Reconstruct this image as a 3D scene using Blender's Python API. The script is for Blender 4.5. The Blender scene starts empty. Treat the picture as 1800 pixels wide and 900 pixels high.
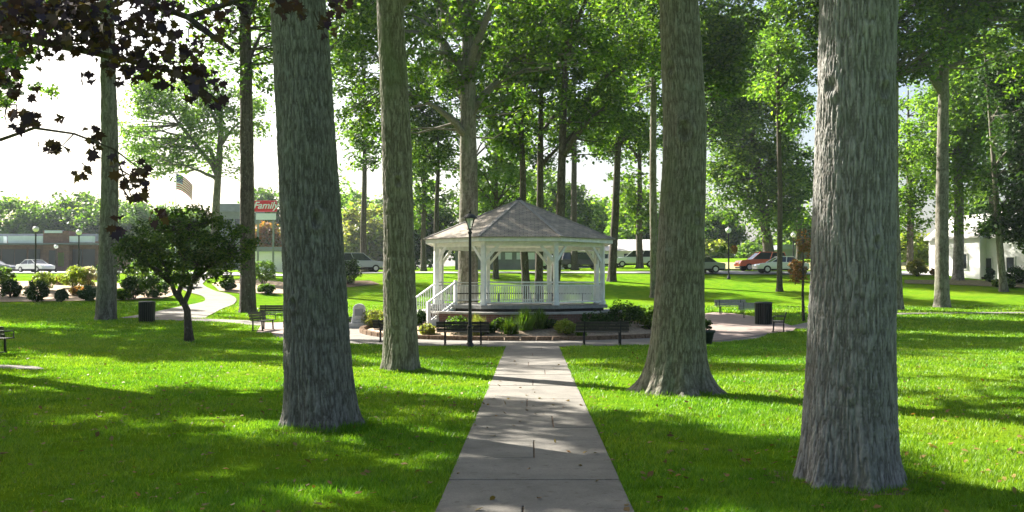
import bpy, bmesh, math, random
import numpy as np
from mathutils import Vector, Matrix
R = math.radians
SC = bpy.context.scene
COL = SC.collection
rng = np.random.default_rng(7)
random.seed(7)

# ------------------------------------------------------------------ camera
CAMH = 2.0
FPX = 1800.0
PITCH = math.atan(53 / FPX)
cd = bpy.data.cameras.new('camera'); cam = bpy.data.objects.new('camera', cd); COL.objects.link(cam)
cd.lens = 36; cd.sensor_width = 36; cd.clip_end = 3000; cd.clip_start = .1
cam.location = (0, 0, CAMH); cam.rotation_euler = (math.pi / 2 + PITCH, 0, 0)
SC.camera = cam

def ray(px, py):
    x = (px - 900) / FPX; v = (450 - py) / FPX
    c, s = math.cos(PITCH), math.sin(PITCH)
    return Vector((x, c - v * s, s + v * c))

def at(px, py, d):
    """world point seen at photo pixel (px,py) at depth Y=d"""
    r = ray(px, py); t = d / r.y
    return Vector((r.x * t, d, CAMH + r.z * t))

# ------------------------------------------------------------------ terrain
def _tab(pairs):
    return np.array([p[0] for p in pairs], float), np.array([CAMH - (p[1] - 503) / 1800 * p[0] for p in pairs], float)
_far = [(0, 0), (33, 0), (40, 0)]
def mk(pairs):
    d = [p[0] for p in _far] + [p[0] for p in pairs]
    z = [0, 0, 0] + [CAMH - (p[1] - 503) / 1800 * p[0] for p in pairs]
    return np.array(d, float), np.array(z, float)
TC = mk([(48, 570), (56, 553), (64, 538), (72, 518), (80, 499), (88, 482), (100, 476.5), (130, 473), (200, 468), (400, 466), (900, 470)])
TR = mk([(48, 570), (56, 553), (64, 538), (72, 518), (80, 499), (88, 483), (100, 474), (125, 458), (160, 452), (400, 452), (900, 462)])
TL = mk([(48, 567), (56, 551), (66, 529), (73, 508), (80, 492), (95, 485), (130, 478), (150, 475.5), (400, 470), (900, 472)])
def sm(a, b, x):
    t = np.clip((x - a) / (b - a), 0, 1); return t * t * (3 - 2 * t)
def ground(x, y):
    x = np.asarray(x, float); y = np.asarray(y, float)
    zc = np.interp(y, *TC); zr = np.interp(y, *TR); zl = np.interp(y, *TL)
    wr = sm(4, 18, x); wl = 1 - sm(-22, -12, x)
    z = zc * (1 - wr - wl) + zr * wr + zl * wl
    return z + 0.03 * np.sin(x * .35 + 1) * np.sin(y * .27) * sm(6, 14, np.abs(x - .4)) * sm(10, 20, y)
def gz(x, y): return float(ground(x, y))
def pt(px, py):
    """point on the ground under a photo pixel"""
    r = ray(px, py); lo = 3.0
    d = 3.0
    while d < 400:
        if CAMH + r.z / r.y * d < gz(r.x / r.y * d, d): break
        lo = d; d += .5
    hi = d
    for _ in range(20):
        m = (lo + hi) / 2
        if CAMH + r.z / r.y * m < gz(r.x / r.y * m, m): hi = m
        else: lo = m
    x = r.x / r.y * hi
    return Vector((x, hi, gz(x, hi)))
def on(px, d):
    x = (px - 900) / FPX * d
    return Vector((x, d, gz(x, d)))

# ------------------------------------------------------------------ noise
def _h(ix, iy, iz, s):
    n = (ix.astype(np.int64) * 73856093) ^ (iy.astype(np.int64) * 19349663) ^ (iz.astype(np.int64) * 83492791) ^ (s * 2654435)
    n = (n ^ (n >> 13)) * 1274126177 & 0x7fffffff
    n = (n ^ (n >> 16)) & 0xffff
    return n / 65535.0
def vnoise(x, y, z, s=0):
    x = np.asarray(x, float); y = np.asarray(y, float) + 0 * x; z = np.asarray(z, float) + 0 * x
    ix, iy, iz = np.floor(x), np.floor(y), np.floor(z)
    fx, fy, fz = x - ix, y - iy, z - iz
    fx, fy, fz = [f * f * (3 - 2 * f) for f in (fx, fy, fz)]
    r = 0
    for a in (0, 1):
        for b in (0, 1):
            for c in (0, 1):
                w = (fx if a else 1 - fx) * (fy if b else 1 - fy) * (fz if c else 1 - fz)
                r = r + w * _h(ix + a, iy + b, iz + c, s)
    return r

# ------------------------------------------------------------------ materials
class NT:
    def __init__(s, name):
        s.m = bpy.data.materials.new(name); s.m.use_nodes = True
        s.t = s.m.node_tree; s.n = s.t.nodes; s.l = s.t.links
        s.b = s.n['Principled BSDF']; s.out = s.n['Material Output']
    def new(s, ty, **kw):
        n = s.n.new(ty)
        for k, v in kw.items():
            if k.startswith('i_'): n.inputs[k[2:]].default_value = v
            else: setattr(n, k, v)
        return n
    def link(s, a, b): s.l.new(a, b)
    def coord(s, scale=(1, 1, 1), kind='Object'):
        if kind == 'World': g = s.new('ShaderNodeNewGeometry'); src = g.outputs['Position']
        else: g = s.new('ShaderNodeTexCoord'); src = g.outputs[kind]
        mp = s.new('ShaderNodeMapping'); mp.inputs['Scale'].default_value = scale
        s.link(src, mp.inputs['Vector']); return mp.outputs[0]
    def noise(s, co, sc, det=4, rough=.55, dist=0):
        n = s.new('ShaderNodeTexNoise'); n.inputs['Scale'].default_value = sc; n.inputs['Detail'].default_value = det
        n.inputs['Roughness'].default_value = rough; n.inputs['Distortion'].default_value = dist
        s.link(co, n.inputs['Vector']); return n.outputs['Fac']
    def ramp(s, f, stops, interp='LINEAR'):
        n = s.new('ShaderNodeValToRGB'); cr = n.color_ramp; cr.interpolation = interp
        while len(cr.elements) < len(stops): cr.elements.new(.5)
        for e, (p, c) in zip(cr.elements, stops):
            e.position = p; e.color = (*c, 1) if len(c) == 3 else c
        s.link(f, n.inputs['Fac']); return n.outputs['Color']
    def mix(s, f, a, b, mode='MIX'):
        n = s.new('ShaderNodeMix', data_type='RGBA', blend_type=mode)
        for i, v in ((0, f), (6, a), (7, b)):
            if isinstance(v, (int, float)): n.inputs[i].default_value = v
            elif isinstance(v, tuple): n.inputs[i].default_value = (*v, 1)
            else: s.link(v, n.inputs[i])
        return n.outputs[2]
    def bump(s, h, st=.3, d=.02):
        n = s.new('ShaderNodeBump'); n.inputs['Strength'].default_value = st; n.inputs['Distance'].default_value = d
        s.link(h, n.inputs['Height']); s.link(n.outputs[0], s.b.inputs['Normal'])
    def base(s, c):
        if isinstance(c, tuple): s.b.inputs['Base Color'].default_value = (*c, 1)
        else: s.link(c, s.b.inputs['Base Color'])
    def set(s, rough=.7, metal=0, spec=.3):
        s.b.inputs['Roughness'].default_value = rough; s.b.inputs['Metallic'].default_value = metal
        s.b.inputs['Specular IOR Level'].default_value = spec

def mat_plain(name, c, rough=.6, metal=0, spec=.4, var=.15, scale=6, bump=.1):
    t = NT(name); co = t.coord(kind='World'); f = t.noise(co, scale, 5)
    a = tuple(v * (1 - var) for v in c); b = tuple(min(1, v * (1 + var)) for v in c)
    t.base(t.ramp(f, [(.3, a), (.7, b)])); t.set(rough, metal, spec)
    if bump: t.bump(t.noise(co, scale * 6, 4), bump, .01)
    return t.m

def mat_leaf(name, cols, trans=.55, rough=.55, spec=.22, tcol=1.75):
    """cols: list of leaf colours, one picked per leaf"""
    t = NT(name)
    g = t.new('ShaderNodeNewGeometry')
    col = t.ramp(g.outputs['Random Per Island'], [(i / max(1, len(cols) - 1), c) for i, c in enumerate(cols)])
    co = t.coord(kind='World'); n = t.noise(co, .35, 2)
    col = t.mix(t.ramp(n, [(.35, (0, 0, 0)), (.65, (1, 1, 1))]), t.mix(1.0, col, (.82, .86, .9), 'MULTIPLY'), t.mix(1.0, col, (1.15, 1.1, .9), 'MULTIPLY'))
    t.base(col); t.set(rough, 0, spec)
    tr = t.new('ShaderNodeBsdfTranslucent')
    tc = t.mix(1.0, col, (tcol, tcol * 1.1, tcol * .4), 'MULTIPLY'); t.link(tc, tr.inputs['Color'])
    ms = t.new('ShaderNodeMixShader'); ms.inputs[0].default_value = trans
    t.link(t.b.outputs[0], ms.inputs[1]); t.link(tr.outputs[0], ms.inputs[2]); t.link(ms.outputs[0], t.out.inputs['Surface'])
    return t.m

def mat_bark(name, c1, c2, moss=(.07, .10, .05), mossamt=.5, sc=1.0):
    t = NT(name); co = t.coord((1, 1, .22), 'World'); co2 = t.coord((1, 1, .6), 'World')
    a = t.noise(co, 30 * sc, 6, .62); b = t.noise(co2, 1.3, 4)
    col = t.ramp(a, [(.3, tuple(v * .62 for v in c1)), (.48, c1), (.68, c2)])
    at_ = t.new('ShaderNodeAttribute', attribute_name='ridge')
    col = t.mix(1.0, col, t.ramp(at_.outputs['Fac'], [(0, (.75,) * 3), (.2, (.50, .48, .45)), (.55, (.88,) * 3), (1, (1.15,) * 3)]), 'MULTIPLY')
    mo = t.ramp(t.noise(co2, 1.1, 5, .6, .4), [(.52, (0, 0, 0)), (.68, (mossamt,) * 3)])
    col = t.mix(mo, col, moss)
    li = t.ramp(t.noise(co2, 9, 3, .5), [(.62, (0, 0, 0)), (.72, (.35,) * 3)])
    col = t.mix(li, col, (.30, .32, .29))
    t.base(col); t.set(.95, 0, .12)
    t.bump(a, .5, .02)
    return t.m

def mat_grass(name, blades=False):
    t = NT(name); co = t.coord(kind='World')
    big = t.noise(co, .22, 4, .6); fine = t.noise(co, 26, 6, .75); mid = t.noise(co, 2.1, 5, .65)
    c = t.ramp(mid, [(.28, (.056, .158, .011)), (.5, (.105, .240, .013)), (.74, (.168, .298, .017))])
    c = t.mix(t.ramp(big, [(.4, (0, 0, 0)), (.7, (.6,) * 3)]), c, (.215, .295, .020))
    c = t.mix(t.ramp(t.noise(co, .9, 6, .7, .5), [(.60, (0, 0, 0)), (.74, (.55,) * 3)]), c, (.15, .17, .035))
    c = t.mix(t.ramp(t.noise(co, 3.7, 4, .7), [(.62, (0, 0, 0)), (.72, (.5,) * 3)]), c, (.05, .13, .015))
    if blades:
        g = t.new('ShaderNodeNewGeometry')
        c = t.mix(1.0, c, t.ramp(g.outputs['Random Per Island'], [(0, (.6, .7, .5)), (.6, (1.1, 1.1, 1)), (.93, (1.35, 1.25, 1.0)), (1, (2.3, 1.5, 1.6))]), 'MULTIPLY')
        t.base(c); t.set(.5, 0, .25)
        tr = t.new('ShaderNodeBsdfTranslucent'); tc = t.mix(1.0, c, (1.35, 1.35, .8), 'MULTIPLY'); t.link(tc, tr.inputs['Color'])
        ms = t.new('ShaderNodeMixShader'); ms.inputs[0].default_value = .4
        t.link(t.b.outputs[0], ms.inputs[1]); t.link(tr.outputs[0], ms.inputs[2]); t.link(ms.outputs[0], t.out.inputs['Surface'])
        return t.m
    c = t.mix(t.ramp(t.noise(co, 1.7, 5, .7, .4), [(.63, (0, 0, 0)), (.70, (.8,) * 3)]), c, (.13, .11, .055))
    c = t.mix(1.0, c, t.ramp(fine, [(.3, (.62, .68, .6)), (.7, (1.3, 1.25, 1.2))]), 'MULTIPLY')
    c = t.mix(1.0, c, (.95, .92, .85), 'MULTIPLY'); t.base(c); t.set(1, 0, 0)
    t.bump(t.noise(co, 45, 5, .8), .9, .05)
    return t.m

def mat_concrete(name, c=(.205, .190, .164), stain=True):
    t = NT(name); co = t.coord(kind='World')
    a = t.noise(co, 1.4, 6, .65); b = t.noise(co, 60, 4, .7)
    col = t.ramp(a, [(.3, tuple(v * .72 for v in c)), (.52, c), (.75, tuple(v * 1.14 for v in c))])
    col = t.mix(1.0, col, t.ramp(b, [(.3, (.75,) * 3), (.7, (1.15,) * 3)]), 'MULTIPLY')
    if stain:
        st = t.ramp(t.noise(co, .8, 6, .75, .6), [(.5, (0, 0, 0)), (.68, (.55,) * 3)]); col = t.mix(st, col, tuple(v * .55 for v in c))
    if False:
        v = t.new('ShaderNodeTexVoronoi'); v.feature = 'DISTANCE_TO_EDGE'; v.inputs['Scale'].default_value = .22
        w = t.new('ShaderNodeMapping'); t.link(co, w.inputs[0])
        wn = t.new('ShaderNodeTexNoise'); wn.inputs['Scale'].default_value = 2.5; t.link(co, wn.inputs[0])
        ad = t.mix(.25, w.outputs[0], wn.outputs['Color'], 'ADD'); t.link(ad, v.inputs['Vector'])
        cr = t.ramp(v.outputs['Distance'], [(0, (.6,) * 3), (.0022, (0, 0, 0))])
        col = t.mix(cr, col, (.10, .095, .08))
    if stain:
        sp = t.ramp(t.noise(co, 9, 3, .6), [(.60, (0, 0, 0)), (.70, (.6,) * 3)])
        col = t.mix(sp, col, (.10, .088, .07))
    t.base(col); t.set(.9, 0, .2); t.bump(b, .35, .01)
    return t.m

def mat_brick(name, c1, c2, mortar, sc=1.0, kind='World', rot=(0, 0, 0), bw=.22, bh=.075):
    t = NT(name); co = t.coord(kind=kind)
    mp = t.new('ShaderNodeMapping'); mp.inputs['Rotation'].default_value = rot; t.link(co, mp.inputs[0])
    br = t.new('ShaderNodeTexBrick'); t.link(mp.outputs[0], br.inputs['Vector'])
    br.inputs['Color1'].default_value = (*c1, 1); br.inputs['Color2'].default_value = (*c2, 1); br.inputs['Mortar'].default_value = (*mortar, 1)
    br.inputs['Scale'].default_value = sc; br.inputs['Brick Width'].default_value = bw; br.inputs['Row Height'].default_value = bh; br.inputs['Mortar Size'].default_value = .008
    c = t.mix(1.0, br.outputs['Color'], t.ramp(t.noise(co, 3, 5), [(.3, (.75,) * 3), (.7, (1.2,) * 3)]), 'MULTIPLY')
    t.base(c); t.set(.9, 0, .15); t.bump(br.outputs['Fac'], -.4, .01)
    return t.m

M = {}
M['grass'] = mat_grass('lawn grass'); M['blade'] = mat_grass('grass blades', True)
M['concrete'] = mat_concrete('walk concrete'); M['kerb'] = mat_concrete('kerb concrete', (.42, .40, .37), False)
M['road'] = mat_concrete('pale asphalt', (.30, .295, .29), False)
M['paver'] = mat_brick('pink pavers', (.31, .23, .195), (.26, .20, .175), (.26, .23, .20), 1, 'World', (0, 0, .4), .2, .1)
M['mulch'] = mat_plain('bark mulch', (.17, .115, .075), .95, 0, .1, .5, 14, .8)
M['straw'] = mat_plain('pale straw mulch', (.36, .27, .19), .95, 0, .1, .4, 10, .8)
M['leafbed'] = mat_plain('dry leaf bed', (.13, .12, .065), .95, 0, .1, .4, 5, .6)
M['dry'] = mat_plain('dry field grass', (.33, .30, .13), .95, 0, .1, .25, 3, .5)
M['bark_grey'] = mat_bark('grey furrowed bark', (.215, .205, .188), (.305, .292, .268), (.10, .125, .075), .45)
M['bark_mossy'] = mat_bark('mossy grey bark', (.155, .150, .132), (.235, .228, .205), (.12, .14, .085), .4)
M['bark_brown'] = mat_bark('brown bark', (.18, .165, .135), (.26, .243, .205), (.115, .14, .07), .55)
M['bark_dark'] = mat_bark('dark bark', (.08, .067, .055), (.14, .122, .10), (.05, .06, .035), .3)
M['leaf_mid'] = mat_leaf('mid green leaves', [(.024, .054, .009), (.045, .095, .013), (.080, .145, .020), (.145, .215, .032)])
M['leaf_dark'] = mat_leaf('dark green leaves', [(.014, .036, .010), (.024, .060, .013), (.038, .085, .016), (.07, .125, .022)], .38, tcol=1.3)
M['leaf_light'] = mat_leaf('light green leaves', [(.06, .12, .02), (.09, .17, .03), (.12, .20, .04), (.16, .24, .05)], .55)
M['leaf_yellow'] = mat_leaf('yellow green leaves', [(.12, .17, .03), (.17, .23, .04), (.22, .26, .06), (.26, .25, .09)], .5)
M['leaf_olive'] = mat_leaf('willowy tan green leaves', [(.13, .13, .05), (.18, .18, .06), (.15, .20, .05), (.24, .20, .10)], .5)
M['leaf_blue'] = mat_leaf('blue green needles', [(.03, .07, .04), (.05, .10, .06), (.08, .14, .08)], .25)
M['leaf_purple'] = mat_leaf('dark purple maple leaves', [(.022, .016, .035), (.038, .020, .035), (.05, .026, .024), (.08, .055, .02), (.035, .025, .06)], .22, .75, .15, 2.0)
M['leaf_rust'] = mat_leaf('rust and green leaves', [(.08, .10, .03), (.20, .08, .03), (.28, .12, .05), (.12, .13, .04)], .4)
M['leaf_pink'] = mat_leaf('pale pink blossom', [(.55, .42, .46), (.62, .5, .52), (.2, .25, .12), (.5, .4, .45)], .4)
M['white'] = mat_plain('white painted wood', (.72, .73, .71), .55, 0, .35, .13, 5, .12)
M['black'] = mat_plain('black iron', (.012, .013, .014), .42, .3, .5, .2, 20, .1)
M['slat'] = mat_plain('dark recycled slats', (.045, .038, .033), .6, 0, .35, .3, 12, .2)
M['slatgrey'] = mat_plain('weathered grey slats', (.26, .24, .24), .6, 0, .35, .2, 12, .2)
M['binmat'] = mat_plain('dark green bin metal', (.018, .028, .026), .5, .2, .4, .2, 9, .15)
M['stone'] = mat_plain('pale carved stone', (.40, .41, .42), .85, 0, .2, .2, 7, .4)
M['deck'] = mat_plain('grey deck boards', (.22, .22, .21), .8, 0, .2, .2, 9, .2)
M['darkgap'] = mat_plain('dark skirt boards', (.05, .045, .04), .8, 0, .2, .2, 9, .2)
M['brickwall'] = mat_brick('platform brick', (.20, .10, .075), (.15, .085, .065), (.20, .18, .16), 1, 'Object', (math.pi / 2, 0, 0))
M['brick'] = mat_brick('shop brick', (.21, .11, .085), (.17, .095, .08), (.2, .17, .15), 1, 'World', (math.pi / 2, 0, 0), .5, .2)
M['glassw'] = mat_plain('dark shop glass', (.03, .04, .045), .08, 0, .8, .1, .5, 0)
M['fascia'] = mat_plain('pale metal fascia', (.62, .68, .68), .5, 0, .4, .06, 2, 0)
M['siding'] = mat_plain('white clapboard', (.80, .80, .78), .6, 0, .3, .04, 2, 0)
M['roofpale'] = mat_plain('pale shingles', (.46, .45, .43), .9, 0, .2, .15, 3, .3)
M['roofgrey'] = mat_plain('slate grey roof', (.20, .215, .24), .8, 0, .2, .15, 1, .3)
M['wallgrey'] = mat_plain('grey block wall', (.20, .215, .20), .9, 0, .2, .15, 1, .2)
M['red'] = mat_plain('red sign', (.55, .015, .03), .4, 0, .4, .05, 2, 0)
M['blue'] = mat_plain('blue flag cloth', (.05, .06, .25), .8, 0, .2, .05, 2, 0)
M['redcloth'] = mat_plain('red flag cloth', (.60, .09, .14), .8, 0, .2, .05, 2, 0)
M['whitecloth'] = mat_plain('white flag cloth', (.8, .8, .8), .8, 0, .2, .05, 2, 0)
M['tyre'] = mat_plain('tyre rubber', (.02, .02, .02), .8, 0, .2, .1, 20, 0)
M['rim'] = mat_plain('alloy rim', (.5, .5, .5), .35, .8, .5, .05, 20, 0)
M['carglass'] = mat_plain('car glass', (.02, .025, .03), .05, 0, .8, .1, 1, 0)
M['terracotta'] = mat_plain('dark planter clay', (.035, .045, .042), .7, 0, .3, .2, 9, .1)
M['globe'] = mat_plain('white lamp globe', (.85, .85, .82), .3, 0, .5, .02, 2, 0)
M['leaflitter'] = mat_leaf('fallen leaves', [(.09, .055, .02), (.16, .10, .035), (.22, .16, .05), (.12, .09, .04), (.26, .12, .03)], .15)
def mat_shingle():
    t = NT('grey roof shingles'); co = t.coord(kind='Object')
    br = t.new('ShaderNodeTexBrick'); t.link(t.coord((1, 1, 1), 'UV'), br.inputs['Vector'])
    br.inputs['Color1'].default_value = (.245, .218, .182, 1); br.inputs['Color2'].default_value = (.33, .295, .25, 1); br.inputs['Mortar'].default_value = (.07, .07, .07, 1)
    br.inputs['Scale'].default_value = 1; br.inputs['Brick Width'].default_value = .3; br.inputs['Row Height'].default_value = .14; br.inputs['Mortar Size'].default_value = .008
    c = t.mix(1.0, br.outputs['Color'], t.ramp(t.noise(co, 2.2, 6, .6), [(.3, (.7,) * 3), (.7, (1.25, 1.2, 1.12))]), 'MULTIPLY')
    t.base(c); t.set(.9, 0, .15); t.bump(br.outputs['Fac'], -.5, .02); return t.m
M['shingle'] = mat_shingle()
def mat_glass(name):
    t = NT(name); t.base((.85, .88, .86)); t.set(.25, 0, .5); t.b.inputs['Transmission Weight'].default_value = .55; return t.m
M['lampglass'] = mat_glass('frosted lamp glass')
def paint(name, c, metal=.2):
    t = NT(name); t.base(c); t.set(.25, metal, .5); t.b.inputs['Coat Weight'].default_value = .5; return t.m

# ------------------------------------------------------------------ mesh helpers
class MB:
    def __init__(s): s.v = []; s.f = []
    def add(s, vs, fs):
        o = len(s.v); s.v += [tuple(v) for v in vs]; s.f += [tuple(i + o for i in f) for f in fs]; return s
    def box(s, c, size, rz=0, rx=0, ry=0, M4=None, taper=1.0):
        hx, hy, hz = size[0] / 2, size[1] / 2, size[2] / 2
        m = Matrix.Translation(c) @ Matrix.Rotation(rz, 4, 'Z') @ Matrix.Rotation(ry, 4, 'Y') @ Matrix.Rotation(rx, 4, 'X')
        vs = []
        for z in (-1, 1):
            t = taper if z > 0 else 1
            for x, y in ((-1, -1), (1, -1), (1, 1), (-1, 1)): vs.append(m @ Vector((x * hx * t, y * hy * t, z * hz)))
        return s.add(vs, [(3, 2, 1, 0), (4, 5, 6, 7), (0, 1, 5, 4), (1, 2, 6, 5), (2, 3, 7, 6), (3, 0, 4, 7)])
    def beam(s, a, b, w, h=None, up=Vector((0, 0, 1))):
        a = Vector(a); b = Vector(b); h = h or w; d = (b - a).normalized()
        if abs(d.dot(up)) > .98: up = Vector((1, 0, 0))
        x = d.cross(up).normalized(); y = x.cross(d).normalized(); vs = []
        for p in (a, b):
            for sx, sy in ((-1, -1), (1, -1), (1, 1), (-1, 1)): vs.append(p + x * sx * w / 2 + y * sy * h / 2)
        return s.add(vs, [(3, 2, 1, 0), (4, 5, 6, 7), (0, 1, 5, 4), (1, 2, 6, 5), (2, 3, 7, 6), (3, 0, 4, 7)])
    def tube(s, pts, rad, n=8, cap=True):
        pts = [Vector(p) for p in pts]
        if isinstance(rad, (int, float)): rad = [rad] * len(pts)
        vs = []; fs = []; pv = None
        for i, p in enumerate(pts):
            d = (pts[min(i + 1, len(pts) - 1)] - pts[max(i - 1, 0)]).normalized()
            if pv is None:
                pv = d.cross(Vector((0, 0, 1)) if abs(d.z) < .9 else Vector((1, 0, 0))).normalized()
            pv = (pv - d * pv.dot(d)).normalized(); q = d.cross(pv)
            for k in range(n):
                a = 2 * math.pi * k / n; vs.append(p + (pv * math.cos(a) + q * math.sin(a)) * rad[i])
        for i in range(len(pts) - 1):
            for k in range(n):
                fs.append((i * n + k, i * n + (k + 1) % n, (i + 1) * n + (k + 1) % n, (i + 1) * n + k))
        if cap: fs.append(tuple(range(n))[::-1]); fs.append(tuple((len(pts) - 1) * n + k for k in range(n)))
        return s.add(vs, fs)
    def lathe(s, prof, n=16, c=(0, 0, 0)):
        vs = []; fs = []
        for r, z in prof:
            for k in range(n):
                a = 2 * math.pi * k / n; vs.append((c[0] + r * math.cos(a), c[1] + r * math.sin(a), c[2] + z))
        for i in range(len(prof) - 1):
            for k in range(n): fs.append((i * n + k, i * n + (k + 1) % n, (i + 1) * n + (k + 1) % n, (i + 1) * n + k))
        fs.append(tuple(range(n))[::-1]); fs.append(tuple((len(prof) - 1) * n + k for k in range(n)))
        return s.add(vs, fs)
    def prism(s, poly, z0, z1):
        n = len(poly); vs = [(p[0], p[1], z0) for p in poly] + [(p[0], p[1], z1) for p in poly]
        return s.add(vs, [tuple(range(n))[::-1], tuple(range(n, 2 * n))] + [(k, (k + 1) % n, n + (k + 1) % n, n + k) for k in range(n)])
    def build(s, name, mat, parent=None, smooth=False, bevel=0):
        me = bpy.data.meshes.new(name); me.from_pydata(s.v, [], s.f); me.update()
        o = bpy.data.objects.new(name, me); COL.objects.link(o); me.materials.append(mat)
        if smooth: me.shade_smooth()
        if bevel:
            b = o.modifiers.new('bevel', 'BEVEL'); b.width = bevel; b.segments = 2; b.limit_method = 'ANGLE'
        if parent: o.parent = parent
        return o

def np_mesh(name, V, F, mat, parent=None, smooth=False):
    """V (n,3); F (m,k) faces all of k corners"""
    me = bpy.data.meshes.new(name); k = F.shape[1]
    me.vertices.add(len(V)); me.vertices.foreach_set('co', np.ascontiguousarray(V, np.float32).ravel())
    me.loops.add(F.size); me.loops.foreach_set('vertex_index', np.ascontiguousarray(F, np.int32).ravel())
    me.polygons.add(len(F)); me.polygons.foreach_set('loop_start', np.arange(0, F.size, k, dtype=np.int32))
    if smooth: me.polygons.foreach_set('use_smooth', np.ones(len(F), bool))
    me.update(calc_edges=True); me.materials.append(mat)
    o = bpy.data.objects.new(name, me); COL.objects.link(o)
    if parent: o.parent = parent
    return o

def tag(o, label=None, cat=None, group=None, kind=None):
    if label: o['label'] = label
    if cat: o['category'] = cat
    if group: o['group'] = group
    if kind: o['kind'] = kind
    return o
def empty(name, loc, rz=0):
    o = bpy.data.objects.new(name, None); COL.objects.link(o); o.location = loc; o.rotation_euler = (0, 0, rz); o.empty_display_size = .3; return o
KIDS = {}
def copy_tree(o, parent=None):
    c = o.copy(); COL.objects.link(c)
    if parent: c.parent = parent
    for ch in [x for x in COL.objects if x.parent == o]: copy_tree(ch, c)
    return c

# ------------------------------------------------------------------ ground
def grid(xs, ys, dz, name, mat):
    X, Y = np.meshgrid(xs, ys); Z = ground(X, Y) + dz
    V = np.stack([X, Y, Z], -1).reshape(-1, 3); nx = len(xs)
    i, j = np.meshgrid(np.arange(nx - 1), np.arange(len(ys) - 1)); a = (j * nx + i).ravel()
    return np_mesh(name, V, np.stack([a, a + 1, a + nx + 1, a + nx], -1), mat, smooth=True)
xs = np.concatenate([np.linspace(-900, -140, 20), np.arange(-130, 131, 1.3), np.linspace(140, 900, 20)])
ys = np.concatenate([np.linspace(-300, -12, 12), np.arange(-10, 160, 1.0), np.linspace(162, 1500, 40)])
tag(grid(xs, ys, 0, 'ground', M['grass']), kind='structure')

NOGRASS = []
def sheet(poly, dz, name, mat, step=.5, kind='structure'):
    NOGRASS.append([tuple(p[:2]) for p in poly])
    return sheet_(poly, dz, name, mat, step, kind)
def sheet_(poly, dz, name, mat, step=.5, kind='structure'):
    """ground-hugging sheet filling a polygon (x,y list)"""
    bm = bmesh.new()
    vs = [bm.verts.new((p[0], p[1], 0)) for p in poly]; bm.faces.new(vs)
    x0, x1 = min(p[0] for p in poly), max(p[0] for p in poly); y0, y1 = min(p[1] for p in poly), max(p[1] for p in poly)
    for ax, a, b in ((0, x0, x1), (1, y0, y1)):
        n = int((b - a) / step)
        for k in range(1, n + 1):
            co = [0, 0, 0]; no = [0, 0, 0]; co[ax] = a + k * (b - a) / (n + 1); no[ax] = 1
            bmesh.ops.bisect_plane(bm, geom=bm.verts[:] + bm.edges[:] + bm.faces[:], plane_co=co, plane_no=no)
    bmesh.ops.triangulate(bm, faces=bm.faces[:])
    for v in bm.verts: v.co.z = gz(v.co.x, v.co.y) + dz
    bmesh.ops.recalc_face_normals(bm, faces=bm.faces[:])
    for f in bm.faces:
        if f.normal.z < 0: f.normal_flip()
    me = bpy.data.meshes.new(name); bm.to_mesh(me); bm.free(); me.materials.append(mat)
    o = bpy.data.objects.new(name, me); COL.objects.link(o); tag(o, kind=kind); return o

def ribbon(pts, w, dz, name, mat, n=60):
    """sheet strip along a smooth centreline of (x,y)"""
    P = np.array(pts, float); t = np.linspace(0, len(P) - 1, n)
    i = np.clip(t.astype(int), 0, len(P) - 2); f = t - i
    p0 = P[np.maximum(i - 1, 0)]; p1 = P[i]; p2 = P[i + 1]; p3 = P[np.minimum(i + 2, len(P) - 1)]; f = f[:, None]
    C = .5 * ((2 * p1) + (-p0 + p2) * f + (2 * p0 - 5 * p1 + 4 * p2 - p3) * f ** 2 + (-p0 + 3 * p1 - 3 * p2 + p3) * f ** 3)
    T = np.gradient(C, axis=0); T /= np.linalg.norm(T, axis=1)[:, None]; N = np.stack([-T[:, 1], T[:, 0]], -1)
    W = np.broadcast_to(np.atleast_1d(np.interp(np.linspace(0, 1, n), np.linspace(0, 1, len(np.atleast_1d(w))), np.atleast_1d(w))), (n,))
    NOGRASS.append([tuple(q) for q in (C + N * W[:, None] * .5)] + [tuple(q) for q in (C - N * W[:, None] * .5)[::-1]])
    m = 6; rows = []
    for k in range(m + 1):
        q = C + N * (W[:, None] * (k / m - .5)); rows.append(np.stack([q[:, 0], q[:, 1], ground(q[:, 0], q[:, 1]) + dz], -1))
    V = np.stack(rows, 1).reshape(-1, 3); a = (np.arange(n - 1)[:, None] * (m + 1) + np.arange(m)[None]).ravel()
    return tag(np_mesh(name, V, np.stack([a, a + m + 1, a + m + 2, a + 1], -1), mat, smooth=True), kind='structure')

# main walk: individual slabs in one sheet of concrete
PL0, PL1 = pt(765, 900), pt(888, 612); PR0, PR1 = pt(1115, 900), pt(984, 612)
def edge(a, b, y): t = (y - a.y) / (b.y - a.y); return a.x + (b.x - a.x) * t
mb = MB(); y = 3.0; k = 0
rr = random.Random(3)
while y < 33.8:
    L = 1.25 + rr.uniform(-.1, .1); y2 = min(y + L, 33.9)
    s = [.5, 1, .66, 1, .44, 1, 1][k % 7]
    for (u0, u1) in (((0, s), (s, 1)) if s < 1 else ((0, 1),)):
        gap = .008; tz = rr.uniform(-.006, .006); ax = []
        for yy, ee in ((y, 1), (y2, -1)):
            l, r = edge(PL0, PL1, yy), edge(PR0, PR1, yy)
            for u, g in ((u0, gap), (u1, -gap)): ax.append((l + (r - l) * u + g, yy + ee * gap))
        p = [ax[0], ax[1], ax[3], ax[2]]
        z = .022 + tz
        mb.add([(q[0], q[1], -.02) for q in p] + [(q[0], q[1], z + rr.uniform(-.003, .003)) for q in p],
               [(4, 5, 6, 7), (0, 1, 5, 4), (1, 2, 6, 5), (2, 3, 7, 6), (3, 0, 4, 7)])
    y = y2; k += 1
tag(mb.build('main_path', M['concrete'], bevel=.006), kind='structure')
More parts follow.
